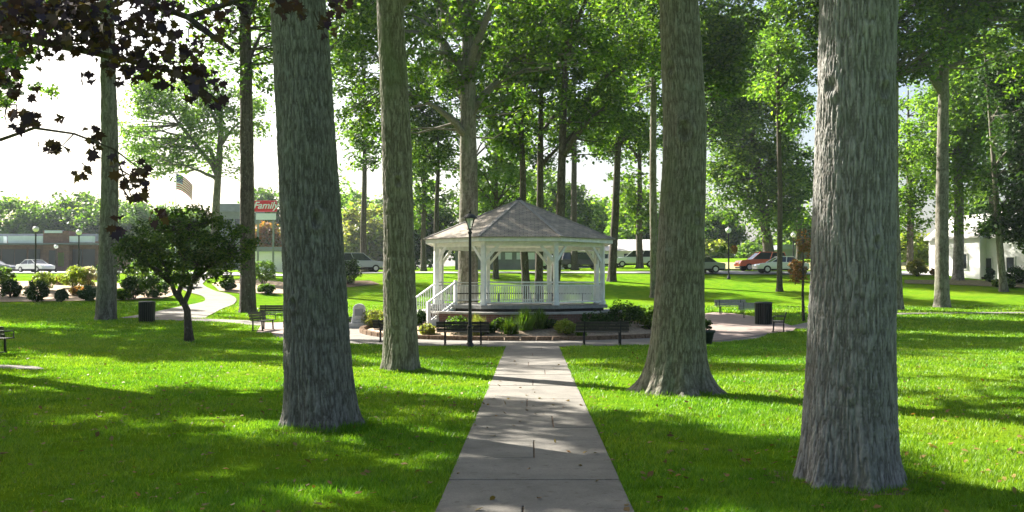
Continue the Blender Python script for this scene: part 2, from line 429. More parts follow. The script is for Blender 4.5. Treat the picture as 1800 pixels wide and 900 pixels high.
# dark soil seam under the joints
sheet([(edge(PL0, PL1, 3) + .02, 3), (edge(PR0, PR1, 3) - .02, 3), (edge(PR0, PR1, 33.9) - .02, 33.9), (edge(PL0, PL1, 33.9) + .02, 33.9)], .008, 'path_bedding', M['mulch'], 3)

GC = Vector((.30, 44.0, 0))        # gazebo centre
def bedz(x, y):
    r = np.hypot(np.asarray(x, float) - GC.x, np.asarray(y, float) - GC.y)
    return ground(x, y) + .03 + .36 * (1 - sm(4.6, 6.6, r))
def ring(c, r0, r1, dz, name, mat, n=96, a0=0, a1=360, bed=False):
    full = a1 - a0 >= 360; rows = []; a = np.radians(np.linspace(a0, a1, n, endpoint=not full))
    rs = np.linspace(r0, r1, 9)
    for r in rs:
        X = c.x + r * np.cos(a); Y = c.y + r * np.sin(a); rows.append(np.stack([X, Y, bedz(X, Y) if bed else ground(X, Y) + dz], -1))
    V = np.stack(rows, 0).reshape(-1, 3); F = []
    for i in range(8):
        k = np.arange(n if full else n - 1); F.append(np.stack([i * n + k, (i + 1) * n + k, (i + 1) * n + (k + 1) % n, i * n + (k + 1) % n], -1))
    return tag(np_mesh(name, V, np.concatenate(F), mat, smooth=True), kind='structure')
ring(GC, 6.75, 10.3, .016, 'ring_path', M['concrete'], 140, 172, 372)
ring(GC, .1, 6.62, .03, 'planting_bed', M['straw'], bed=True)
# low dark kerb round the bed
mb = MB(); n = 72
for k in range(n):
    a0, a1 = 2 * math.pi * k / n + .004, 2 * math.pi * (k + 1) / n - .004
    P = [(GC.x + r * math.cos(a), GC.y + r * math.sin(a)) for r, a in ((6.58, a0), (6.78, a0), (6.78, a1), (6.58, a1))]
    zz = gz(*P[0]); mb.prism(P, zz - .1, zz + .17)
tag(mb.build('bed_kerb', M['mulch'], bevel=.01), kind='structure')

def pxpoly(lst): return [tuple(pt(*p)[:2]) for p in lst]
sheet(pxpoly([(1200, 603), (1262, 600), (1330, 591), (1394, 583), (1400, 577), (1370, 566), (1325, 557), (1290, 552), (1255, 550), (1232, 553), (1215, 575)]), .038, 'plaza', M['paver'], .6)
sheet(pxpoly([(450, 586), (520, 589), (600, 593), (600, 577), (520, 567), (462, 568)]), .034, 'plaza', M['paver'], .6)
ribbon([tuple(pt(*p)[:2]) for p in [(480, 572), (420, 566), (345, 563), (270, 561)]], 1.6, .03, 'side_path', M['concrete'])
ribbon([tuple(pt(*p)[:2]) for p in [(285, 560), (340, 545), (385, 532), (382, 521), (352, 512), (335, 502), (340, 494), (365, 486)]], [4.2, 3.0, 2.0, 1.9, 1.8, 1.8, 1.8, 1.8], .045, 'curved_path', M['concrete'], 90)
ribbon([tuple(pt(*p)[:2]) for p in [(-120, 652), (-30, 646), (30, 647), (70, 650)]], [1.2, 1.1, .9, .2], .02, 'side_path', M['concrete'])
ribbon([tuple(pt(*p)[:2]) for p in [(1396, 578), (1450, 566), (1560, 553), (1700, 551), (1850, 550), (2100, 549)]], 1.0, .03, 'side_path', M['concrete'])
# streets
ribbon([(-19, 92), (0, 92.5), (16, 92), (30, 91), (50, 92), (120, 98)], [5, 5.5, 6, 7.5, 7.5, 7], .07, 'road', M['road'], 120)
ribbon([(-140, 122), (-80, 122), (-50, 120), (-34, 112), (-24, 98), (-17, 91)], [16, 16, 15, 10, 6, 5], .09, 'road', M['road'], 120)
sheet([(16, 99), (30, 98.5), (42, 99), (46, 118), (16, 118)], .06, 'dry_field', M['dry'], 2)  # pale yellow colour stands in for sunlight on the lawn beyond
# planting beds
sheet(pxpoly([(-60, 532), (60, 531), (170, 529), (285, 526), (320, 515), (300, 503), (200, 498), (60, 495), (-60, 496)]), .05, 'planting_bed', M['straw'], 1.5)
sheet(pxpoly([(385, 512), (420, 516), (500, 517), (505, 498), (450, 492), (395, 494), (372, 500)]), .05, 'planting_bed', M['straw'], 1.5)
sheet(pxpoly([(585, 508), (640, 503), (668, 500), (650, 494), (585, 494)]), .05, 'planting_bed', M['mulch'], 1.5)
sheet(pxpoly([(1590, 499), (1660, 501), (1800, 507), (1900, 507), (1900, 499), (1700, 493), (1590, 493)]), .05, 'planting_bed', M['leafbed'], 1.5)

# grass blades, near field
def blades():
    N = 900000
    d = 6.5 + (64 - 6.5) * rng.random(N) ** 1.9
    x = (rng.random(N) - .5) * 2 * (d * .56 + 1.2)
    keep = np.ones(N, bool)
    t = (d - PL0.y) / (PL1.y - PL0.y)
    l = PL0.x + (PL1.x - PL0.x) * t; r = PR0.x + (PR1.x - PR0.x) * t
    jag = .17 * vnoise(x * 0 + 1, d * 3, 0, 5) * vnoise(x * 0 + 1, d * 11, 0, 6) + .012
    keep &= rng.random(N) < np.clip(1.2 - 1.1 * sm(.52, .78, vnoise(x * 1.3, d * 1.3, 0, 12)), .15, 1)
    keep &= (x < l + jag - .03) | (x > r - jag + .03)
    keep &= (x - GC.x) ** 2 + (d - GC.y) ** 2 > 10.32 ** 2
    for poly in NOGRASS:
        P = np.array(poly); ins = np.zeros(N, bool)
        for a, b in zip(P, np.roll(P, -1, 0)):
            c = ((a[1] > d) != (b[1] > d)) & (x < (b[0] - a[0]) * (d - a[1]) / (b[1] - a[1] + 1e-12) + a[0]); ins ^= c
        keep &= ~ins
    for (tx, ty, tr) in TRUNKS_NEAR:
        q = np.hypot(x - tx, d - ty) / (tr / .9) + .35 * (vnoise(x * 4, d * 4, 0, 8) - .5); keep &= rng.random(N) < np.clip((q - 1.15) / .9, .12, 1)
    x = x[keep]; d = d[keep]; n = len(x); tall = np.ones(n)
    ex, ed, et = [], [], []
    for (tx, ty, tr) in TRUNKS_NEAR:
        m_ = 2600; a_ = rng.random(m_) * 2 * np.pi; q_ = tr / .9 * (1.12 + .55 * rng.random(m_) ** 1.5 + .15 * np.sin(a_ * 5)); ex.append(tx + q_ * np.cos(a_)); ed.append(ty + q_ * np.sin(a_)); et.append(.9 + 1.5 * rng.random(m_) * vnoise(a_ * 4, a_ * 0, 0, 3))
    x = np.concatenate([x] + ex); d = np.concatenate([d] + ed); tall = np.concatenate([tall] + et); n = len(x)
    h = tall * (.028 + .030 * rng.random(n)) * (.7 + .7 * vnoise(x * .8, d * .8, 0, 3)) * (1 + .018 * (d - 7))
    w = .0042 * (1 + .13 * (d - 7)); a = rng.random(n) * 2 * np.pi; la = rng.random(n) * 2 * np.pi; le = h * (.25 + .65 * rng.random(n))
    z = ground(x, d) - .004
    B = np.stack([x, d, z], -1); ux = np.stack([np.cos(a), np.sin(a), 0 * a], -1) * (w / 1)[:, None]
    tip = B + np.stack([np.cos(la) * le, np.sin(la) * le, h], -1)
    V = np.stack([B - ux, B + ux, tip], 1).reshape(-1, 3)
    tag(np_mesh('grass', V, np.arange(3 * n).reshape(-1, 3), M['blade']), kind='stuff')

# ------------------------------------------------------------------ trees
RIDGE = [None]
def trunk_np(path, radii, nseg, dzv, amp, seed, flare=.0, lobes=5, barkf=13., fz=.62, knots=None):
    RIDGE[0] = None
    """path: list of points, radii list. returns V,F with bark relief"""
    P = np.array([tuple(p) for p in path], float); rad = np.array(radii, float)
    seg = np.r_[0, np.cumsum(np.linalg.norm(np.diff(P, axis=0), axis=1))]; n = max(4, int(seg[-1] / dzv))
    s = np.linspace(0, seg[-1], n); C = np.stack([np.interp(s, seg, P[:, i]) for i in range(3)], -1)
    k = max(3, n // 12) | 1
    if n > 20:
        ker = np.ones(k) / k
        for i in (0, 1):
            C[:, i] = np.convolve(np.pad(C[:, i], k // 2, mode='edge'), ker, 'valid')
    r = np.interp(s, seg, rad); a = np.linspace(0, 2 * np.pi, nseg, endpoint=False)
    A, S = np.meshgrid(a, s); Rr = np.interp(S, s, r)
    ph = seed * 1.7
    lob = .55 * np.sin(A * lobes + ph) + .3 * np.sin(A * (lobes - 2) + ph * 2.1) + .2 * np.sin(A * (2 * lobes + 1) + ph)
    fl = flare * np.exp(-S / .24) * (1 + .95 * lob) + flare * .42 * np.exp(-S / 1.0) * (1 + .5 * lob)
    Rr = Rr * (1 + fl)
    Rr = Rr * (1 + .05 * (vnoise(np.cos(A) * 1.6 + 9, np.sin(A) * 1.6, S * .9, seed) - .5) * 2 + .02 * np.sin(3 * A + S * .5 + ph))
    if amp:
        rr = rad[0]; qx, qy = np.cos(A) * rr * barkf, np.sin(A) * rr * barkf
        wx = (vnoise(qx * .35, qy * .35, S * 2.2, seed + 1) - .5) * 1.6
        n1 = np.abs(2 * vnoise(qx + wx, qy + wx, S * barkf * fz * .24, seed + 2) - 1)
        n2 = np.abs(2 * vnoise(qx * 2.1, qy * 2.1, S * barkf * fz * 1.3, seed + 3) - 1)
        hgt = np.minimum(n1 * 1.7, 1) * .62 + np.minimum(n2 * 1.6, 1) * .38
        Rr = Rr + amp * 1.9 * (hgt - .6); RIDGE[0] = hgt.ravel()
    for (ka, kz, ks) in (knots or ()):
        da = (A - math.radians(ka) + np.pi) % (2 * np.pi) - np.pi; dist = np.hypot(da * rad[0] * 1.0, (S - kz) * .8)
        Rr = Rr - ks * .55 * np.exp(-(dist / ks) ** 2) + ks * .40 * np.exp(-((dist - ks * 1.7) / (ks * .7)) ** 2)
        if amp: RIDGE[0] = RIDGE[0] * (1 - .7 * np.exp(-(dist / (ks * .9)) ** 2)).ravel()
    X = C[:, 0][:, None] + np.cos(A) * Rr; Y = C[:, 1][:, None] + np.sin(A) * Rr; Z = C[:, 2][:, None] + 0 * Rr
    V = np.stack([X, Y, Z], -1).reshape(-1, 3)
    i, j = np.meshgrid(np.arange(nseg), np.arange(n - 1)); b = j * nseg
    F = np.stack([b + i, b + (i + 1) % nseg, b + nseg + (i + 1) % nseg, b + nseg + i], -1).reshape(-1, 4)
    return V, F

def leaves_np(centres, rc, nper, size, g, up=.6, flat=.7):
    """leaf blades around clump centres -> V,F quads"""
    n = len(centres) * nper
    C = np.repeat(centres, nper, 0); rc = np.repeat(np.broadcast_to(rc, (len(centres),)), nper)
    d = g.normal(size=(n, 3)); d /= np.linalg.norm(d, axis=1)[:, None]
    rad = rc * (g.random(n) ** .45); d[:, 2] *= flat
    c = C + d * rad[:, None]
    nr = g.normal(size=(n, 3)); nr[:, 2] = np.abs(nr[:, 2]) + up; nr += d * .5; nr /= np.linalg.norm(nr, axis=1)[:, None]
    t = g.normal(size=(n, 3)); t -= nr * (t * nr).sum(1)[:, None]; t /= np.linalg.norm(t, axis=1)[:, None]
    b = np.cross(nr, t); L = (size * (.6 + .8 * g.random(n)))[:, None]
    V = np.stack([c - t * L * .55, c + b * L * .36 - t * L * .05 + nr * L * .08, c + t * L * .55 - nr * L * .12, c - b * L * .36 - t * L * .05 + nr * L * .08], 1).reshape(-1, 3)
    return V, np.arange(4 * n).reshape(-1, 4)

def crown_pts(ells, n, g, hole=.0, shell=.35, nf=.42):
    """clump centres inside a union of ellipsoids (cx,cy,cz,rx,ry,rz), thinned by noise for gaps"""
    out = []; vol = np.array([e[3] * e[4] * e[5] for e in ells]); vol = vol / vol.sum()
    for e, f in zip(ells, vol):
        m = int(n * f) + 1; q = []
        tries = 0; h0 = hole
        while len(q) < m:
            tries += 1
            if tries > 6 * m: h0 = 0
            d = g.normal(size=3); d /= np.linalg.norm(d); r = shell + (1 - shell) * g.random() ** .5 if g.random() < .8 else g.random()
            p = np.array(e[:3]) + d * r * np.array(e[3:6])
            if vnoise(p[0] * nf + 50, p[1] * nf, p[2] * nf, int(e[0] * 7) & 255) < h0: continue
            q.append(p)
        out += q
    return np.array(out)

def tree(name, label, cat, base, r, fork, top, ells, leafmat, barkmat, group=None, nclump=120, nper=60, lsize=.22, rc=.8,
         seed=1, lean=(0, 0), near=False, hole=.36, flare=.35, limbs=7, stems=1, dz=.03, nseg=28, amp=.02, extra=None, twig=.02, lobes=5, barkf=13.,rtaper=.72, knots=None, limbr=.42, shell=.35):
    g = np.random.default_rng(seed); root = empty(name, base); B = np.array(tuple(base), float)
    tag(root, label, cat, group)
    fz = fork; tz = top
    T = B + np.array([lean[0] * fork, lean[1] * fork, fork]); TT = B + np.array([lean[0] * top, lean[1] * top, top])
    bend = g.normal(size=2) * .01 * fork
    mid = (B + T) / 2 + np.array([bend[0], bend[1], 0])
    path = [B - [0, 0, .15], mid, T]
    rf = r * rtaper
    path.append(TT); rad = [r, r * .88, rf, r * .12]
    V, F = trunk_np(path, rad, nseg, dz, amp, seed, flare, lobes, barkf, knots=knots)
    to = np_mesh('trunk', V - B, F, barkmat, root, True)
    if RIDGE[0] is None: RIDGE[0] = np.full(len(V), .7)
    ra = to.data.attributes.new('ridge', 'FLOAT', 'POINT'); ra.data.foreach_set('value', RIDGE[0].astype(np.float32))
    # limbs
    C = crown_pts(ells, nclump, g, hole, shell)
    lmb = MB(); nodes = []
    tgt = C[g.choice(len(C), min(limbs, len(C)), replace=False)]
    for q in tgt:
        h = fork * g.uniform(.92, 1.0) + (top - fork) * g.uniform(0, .55) * (1 if q[2] > T[2] else 0)
        s = B + np.array([lean[0] * h, lean[1] * h, h])
        hz = np.hypot(*(q[:2] - T[:2])); h = max(fork * .78, min(fork + (top - fork) * .6, q[2] - B[2] - g.uniform(.8, 1.2) * hz)); s = B + np.array([lean[0] * h, lean[1] * h, h])
        if False: s = B + np.array([lean[0] * fork, lean[1] * fork, max(fork * .75, min(fork, q[2] - B[2] - .3))])
        e = q; m1 = s + (e - s) * .35 + np.array([0, 0, .10 * np.linalg.norm(e - s)]); m2 = s + (e - s) * .7 + np.array([*g.normal(size=2) * .25, .08 * np.linalg.norm(e - s)])
        r0 = r * limbr * g.uniform(.7, 1.1)
        pp = [s, m1, m2, e]; tt = np.linspace(0, 1, 9); cur = []
        for t in tt:
            a = (1 - t) ** 3 * s + 3 * (1 - t) ** 2 * t * m1 + 3 * (1 - t) * t * t * m2 + t ** 3 * e
            a = a + g.normal(size=3) * .04 * np.linalg.norm(e - s) * .25 * (0 < t < 1); cur.append(a); nodes.append((a, r0 * (1 - t * .85)))
        lmb.tube([c - B for c in cur], [r0 * (1 - t * .85) for t in tt], 6, True)
    for t in np.linspace(.1, 1, 6): nodes.append((T + (TT - T) * t, rf * (1 - t * .85)))
    NA = np.array([n_[0] for n_ in nodes]); NR = np.array([n_[1] for n_ in nodes])
    lmb.tube([T * .25 + (B + [0, 0, 0]) * .75 - B, T * .6 + B * .4 - B, T - B, T + (TT - T) * .6 - B], [r * .3, r * .3, rf * .5, rf * .3], 6, True)
    for c in C:
        dd = np.linalg.norm(NA - c, axis=1) + 1.5 * np.maximum(0, NA[:, 2] - c[2]); j = int(np.argmin(dd)); s = NA[j]; e = c
        if np.linalg.norm(e - s) < .15: continue
        m = (s + e) / 2 + g.normal(size=3) * .12 * np.linalg.norm(e - s) * .5
        rr0 = min(NR[j] * .6, twig + .012 * np.linalg.norm(e - s))
        lmb.tube([s - B, m - B, e - B], [rr0, rr0 * .65, rr0 * .25], 4, False)
    if lmb.f: lmb.build('limbs', barkmat, root, True)
    rcs = rc * g.uniform(.6, 1.35, len(C))
    V, F = leaves_np(C - B, rcs, nper, lsize, g)
    np_mesh('crown', V, F, leafmat, root)
    return root

def ell(px, py, d, rx, ry, rd=None):
    """ellipsoid seen at pixel centre/radii at depth d"""
    p = at(px, py, d); k = d / FPX
    return (p.x, p.y, p.z, rx * k, (rd if rd else rx * k), ry * k)

TREES = 'tall shade trees across the park'
# --- four near trunks (bases on ground; crowns above the frame)
def big(label, px, py, wpx, lean, seed, bark, ht=9, flare=.55, ellr=5.0, **kw):
    b = pt(px, py); r = wpx / 2 * b.y / FPX
    cz = b.z + ht + 4.5
    e = [(b.x + lean[0] * ht, b.y, cz, ellr, ellr, 3.8), (b.x + lean[0] * ht + .5, b.y, cz + 3.5, ellr * .75, ellr * .75, 3.0)]
    e = kw.pop('ells', e) + kw.pop('more', [])  # added crown lobes, placed so their shade falls right of the path
    TRUNKS_NEAR.append((b.x, b.y, r * .9))
    return tree('shade_tree', label, 'tree', b, r, ht, ht + 8, e, M['leaf_mid'], bark, TREES, nclump=kw.pop('nclump', 230), nper=36, lsize=.24, rc=.62, hole=.46, seed=seed, lean=lean,
                flare=flare, dz=kw.pop('dz', .016), nseg=kw.pop('nseg', 260), amp=kw.pop('amp', .03), limbs=9, **kw)
TRUNKS_NEAR = []
big('massive grey trunk filling the right foreground, with fine vertical furrows', 1492, 846, 152, (.034, 0), 11, M['bark_grey'], 8.5, .26, knots=[(-143, 4.2, .055), (-62, 4.15, .05), (-75, 2.6, .035), (-110, 1.1, .03)], barkf=38., lobes=7, amp=.012, nseg=560, dz=.012, rtaper=.9)
big('big dark grey leaning trunk in the left foreground, widening towards its base', 566, 748, 114, (-.062, 0), 12, M['bark_mossy'], 9, .34, knots=[(-70, 3.1, .07), (-120, 1.9, .05)], barkf=36., lobes=5, amp=.012, nseg=480, dz=.014, rtaper=.8)
big('trunk with wide root flare right of the main path, in front of the gazebo', 1186, 690, 84, (.002, 0), 13, M['bark_brown'], 9.5, .80, knots=[(-100, 5.0, .10), (-60, 3.4, .06), (-130, 6.2, .07)], more=[(-2, 27, 12.2, 3.6, 3.2, 2.2), (-.5, 24, 12.5, 3.2, 3.0, 2.6)], barkf=32., lobes=6, amp=.012, nseg=420)
big('mottled trunk left of the main path, nearest to the left bench behind it', 706, 652, 58, (-.038, 0), 14, M['bark_brown'], 11, .26, knots=[(-80, 4.6, .07), (-120, 2.4, .05)], more=[(-2.5, 30, 12.8, 3.4, 2.4, 2.2), (-4.5, 34.5, 13.6, 3.0, 2.4, 2.4), (.8, 35.5, 14, 2.6, 2.6, 2.4)], barkf=20., lobes=5, amp=.013, nseg=240, dz=.02)
for i, (tx, ty, tr) in enumerate(TRUNKS_NEAR):
    g_ = np.random.default_rng(500 + i); aa = np.linspace(0, 2 * np.pi, 26, endpoint=False)
    rr_ = tr / .9 * (1.5 + .35 * np.sin(aa * 3 + i) + .18 * g_.normal(size=26))
    sheet_([(tx + r_ * math.cos(a_), ty + r_ * math.sin(a_)) for r_, a_ in zip(rr_, aa)], .006, 'bare_soil', M['mulch'], .5)
blades()

# --- mid distance trees seen whole or in part
def far(label, px, d, wpx, fork_py, top_py, ells, leaf='leaf_mid', bark='bark_brown', seed=1, leanpx=0, name='shade_tree', group=TREES, **kw):
    b = on(px, d); fork = at(px, fork_py, d).z - b.z; top = at(px, top_py, d).z - b.z
    lean = (leanpx * d / FPX / max(fork, .1), 0)
    kw.setdefault('nseg', 28); kw.setdefault('dz', .08); kw.setdefault('amp', .015)
    return tree(name, label, kw.pop('cat', 'tree'), b, wpx / 2 * d / FPX, fork, top, [ell(e[0], e[1], d + (e[4] if len(e) > 4 else 0), e[2], e[3]) for e in ells],
                M[leaf], M[bark], group, seed=seed, lean=lean, **kw)

far('large forked tree straight behind the gazebo, left of its roof peak', 822, 52, 37, 150, -120,
    [(700, 130, 110, 110), (830, 40, 170, 110), (960, 90, 120, 90), (900, 200, 70, 50), (820, -110, 260, 90)], 'leaf_mid', 'bark_brown', 21,
    nclump=270, nper=70, lsize=.22, rc=.85, limbs=14, hole=.46, limbr=.5, dz=.04, nseg=48, amp=.02, barkf=9.)
far('slim curving stem behind the gazebo roof, leftmost of a close row of three', 927, 64, 15, 300, 60,
    [(880, 230, 60, 60), (900, 120, 80, 80)], 'leaf_mid', 'bark_dark', 22, -8, nclump=110, nper=70, lsize=.24, rc=.9, hole=.42, limbr=.6)
far('slim straight stem behind the gazebo roof, middle of a close row of three', 946, 66, 15, 260, -20,
    [(960, 180, 80, 90), (950, 60, 90, 80)], 'leaf_mid', 'bark_dark', 23, 4, nclump=130, nper=70, lsize=.24, rc=.9, hole=.42, limbr=.6)
far('slim forked stem leaning right behind the gazebo roof, rightmost of a close row of three', 972, 62, 18, 210, -20,
    [(1040, 200, 90, 80), (1060, 80, 110, 90), (1010, -10, 110, 80)], 'leaf_mid', 'bark_dark', 24, 18, nclump=190, nper=66, lsize=.22, rc=.9, hole=.46, limbr=.6)
far('thin dark tree in the lit grass just right of the gazebo', 1075, 82, 15, 260, 90,
    [(1090, 250, 60, 45), (1110, 180, 60, 60), (1060, 140, 60, 60)], 'leaf_mid', 'bark_dark', 25, 12, nclump=150, nper=60, lsize=.26, rc=1.1, hole=.44)
far('thin dark tree behind the left eave of the gazebo', 770, 86, 9, 300, 180,
    [(765, 240, 60, 60), (720, 170, 60, 60)], 'leaf_mid', 'bark_dark', 26, nclump=130, nper=60, lsize=.28, rc=1.1, hole=.42)
far('broad dense dark tree behind the parked cars on the right', 1353, 126, 20, 380, 80,
    [(1330, 330, 90, 85), (1320, 190, 110, 110), (1270, 230, 50, 110), (1290, 90, 90, 70), (1380, 320, 45, 80)], 'leaf_mid', 'bark_dark', 27, -10, nclump=560, nper=80, lsize=.38, rc=1.7, hole=.22, dz=.3)
far('tall brown trunk partly hidden by the massive right foreground trunk', 1577, 60, 19, 100, -150,
    [(1560, 60, 130, 90), (1600, -80, 150, 90)], 'leaf_mid', 'bark_brown', 28, nclump=260, nper=60, lsize=.26, rc=1.0, hole=.42)
far('tall double-stemmed tree on the right lawn, near the thin grey path', 1655, 62, 24, 150, -150,
    [(1640, 60, 110, 90), (1740, 20, 120, 90), (1700, -90, 180, 90)], 'leaf_mid', 'bark_brown', 29, 8, nclump=300, nper=60, lsize=.26, rc=1.0, hole=.42, limbr=.75)
far('grey trunk standing against the lit white side of the small house', 1684, 83, 18, 200, -60,
    [(1660, 230, 75, 110), (1700, 300, 60, 70), (1720, 170, 80, 90), (1665, 390, 26, 28)], 'leaf_light', 'bark_grey', 30, 0, nclump=340, nper=60, lsize=.28, rc=1.1, hole=.38)
far('dark drooping tree at the right edge, in front of the shaded house gable', 1764, 74, 13, 330, 60,
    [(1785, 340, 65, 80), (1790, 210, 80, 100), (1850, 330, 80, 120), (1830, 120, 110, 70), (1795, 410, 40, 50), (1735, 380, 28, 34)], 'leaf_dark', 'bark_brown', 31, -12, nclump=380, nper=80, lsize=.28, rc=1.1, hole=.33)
far('tall trunk on the left lawn beside the black litter bin', 187, 50, 33, 20, -250,
    [(180, -60, 200, 90), (160, -190, 210, 110), (330, -110, 130, 90)], 'leaf_mid', 'bark_mossy', 32, -4, nclump=330, nper=50, lsize=.26, rc=1.0, hole=.40, flare=.22, dz=.03, nseg=64, amp=.022, barkf=10.)
far('tall straight dark trunk behind the two left benches', 436, 57, 27, 60, -220,
    [(420, -30, 120, 70), (430, -140, 190, 100), (520, 60, 60, 70), (400, 70, 80, 45), (455, 150, 35, 50)], 'leaf_mid', 'bark_dark', 33, -8, nclump=300, nper=50, lsize=.26, rc=1.0, hole=.42, flare=.22, dz=.03, nseg=56, amp=.022, barkf=10.)
far('airy light green tree against the white sky, above the small dark tree', 374, 92, 15, 270, 150,
    [(290, 250, 85, 60), (390, 200, 80, 70), (330, 150, 100, 60), (260, 200, 55, 60), (330, 280, 60, 35), (420, 290, 30, 30)], 'leaf_light', 'bark_brown', 34, 10, nclump=330, nper=50, lsize=.27, rc=1.05, hole=.46, limbr=.6)
far('narrow dark trunk emerging right beside the flared trunk near the gazebo', 1229, 68, 13, 250, 40,
    [(1260, 120, 90, 80), (1210, 60, 90, 80), (1280, 30, 70, 50)], 'leaf_mid', 'bark_dark', 35, -2, nclump=230, nper=60, lsize=.26, rc=1.1, hole=.42)
hid = [  # added trees: trunks hidden, crowns shade the far lawn and fill the canopy
 (1150, 70, 14, 120, -160, [(1150, 0, 120, 110), (1110, 130, 55, 70), (1190, -100, 150, 90)], 'tall tree half hidden behind the flared trunk'),
 (545, 72, 18, 100, -160, [(560, 10, 110, 110), (470, 60, 60, 90), (620, -90, 150, 90)], 'tall tree hidden behind the leaning foreground trunk'),
 (1500, 62, 20, 60, -200, [(1500, -30, 150, 90), (1430, 90, 50, 70)], 'tall tree hidden behind the massive right trunk'),
 (690, 68, 16, 100, -160, [(660, 60, 80, 120), (720, -20, 120, 90), (620, 190, 40, 60)], 'tall tree hidden behind the mottled trunk'),
]
for i, (px, d, w, fp, tp, es, lb) in enumerate(hid):
    far(lb, px, d, w, fp, tp, es, 'leaf_mid', 'bark_brown', 45 + i, nclump=210, nper=58, lsize=.25, rc=.95, hole=.48, limbr=.5, limbs=10)
# background canopy of individual trees
bgt = [
 # px, d, w, fork_py, top_py, ells, leaf, label
 (640, 96, 12, 330, 60, [(610, 120, 60, 110), (650, 230, 55, 70), (600, 30, 70, 70)], 'leaf_mid', 'green tree filling the gap between the two left trunks'),
 (745, 100, 10, 350, 200, [(745, 290, 50, 60), (730, 370, 45, 45)], 'leaf_mid', 'mid green tree just left of the gazebo roof'),
 (872, 84, 10, 340, 230, [(855, 310, 55, 70), (900, 290, 50, 60), (925, 330, 40, 40)], 'leaf_light', 'bright green tree directly behind the gazebo roof'),
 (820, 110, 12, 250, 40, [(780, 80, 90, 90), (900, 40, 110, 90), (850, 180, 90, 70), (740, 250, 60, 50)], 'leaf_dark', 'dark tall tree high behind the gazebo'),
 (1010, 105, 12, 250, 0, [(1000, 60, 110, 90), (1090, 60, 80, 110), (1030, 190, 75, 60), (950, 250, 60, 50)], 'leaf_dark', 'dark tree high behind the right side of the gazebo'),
 (1125, 105, 12, 330, 150, [(1115, 320, 50, 50), (1130, 230, 60, 60), (1105, 385, 42, 30)], 'leaf_mid', 'tree behind the flared trunk, above the pale hall roof'),
 (1370, 74, 10, 160, -60, [(1390, 60, 65, 80), (1360, 130, 60, 60), (1400, 180, 40, 60)], 'leaf_light', 'light green high crown just left of the massive right trunk'),
 (1235, 90, 10, 200, -40, [(1240, 40, 60, 80), (1260, 170, 60, 90)], 'leaf_dark', 'dark green crown above and right of the flared trunk'),
 (1405, 130, 12, 380, 260, [(1395, 340, 40, 80), (1400, 250, 30, 40)], 'leaf_mid', 'bluish distant tree beside the massive right trunk'),
 (1600, 98, 12, 300, 150, [(1610, 250, 60, 90), (1590, 380, 45, 60), (1620, 330, 50, 60)], 'leaf_mid', 'green tree behind the pair of brown right trunks'),
 (1745, 104, 12, 300, 130, [(1730, 260, 60, 80), (1700, 190, 60, 80), (1760, 60, 80, 90)], 'leaf_light', 'pale green tree rising behind the small white house'),
 (585, 120, 9, 350, 300, [(592, 350, 26, 50)], 'leaf_light', 'light green tree close right of the leaning foreground trunk'),
]
for i, (px, d, w, fp, tp, es, lf, lb) in enumerate(bgt):
    far(lb, px, d, w, fp, tp, es, lf, 'bark_dark', 60 + i, nclump=int(sum(e[2] * e[3] for e in es) / 105 * (d / 95) ** .5), nper=56, lsize=.0034 * d, rc=.0125 * d, hole=.38, dz=.4, nseg=12, amp=0,
        name='background_tree', group='trees standing behind the park')
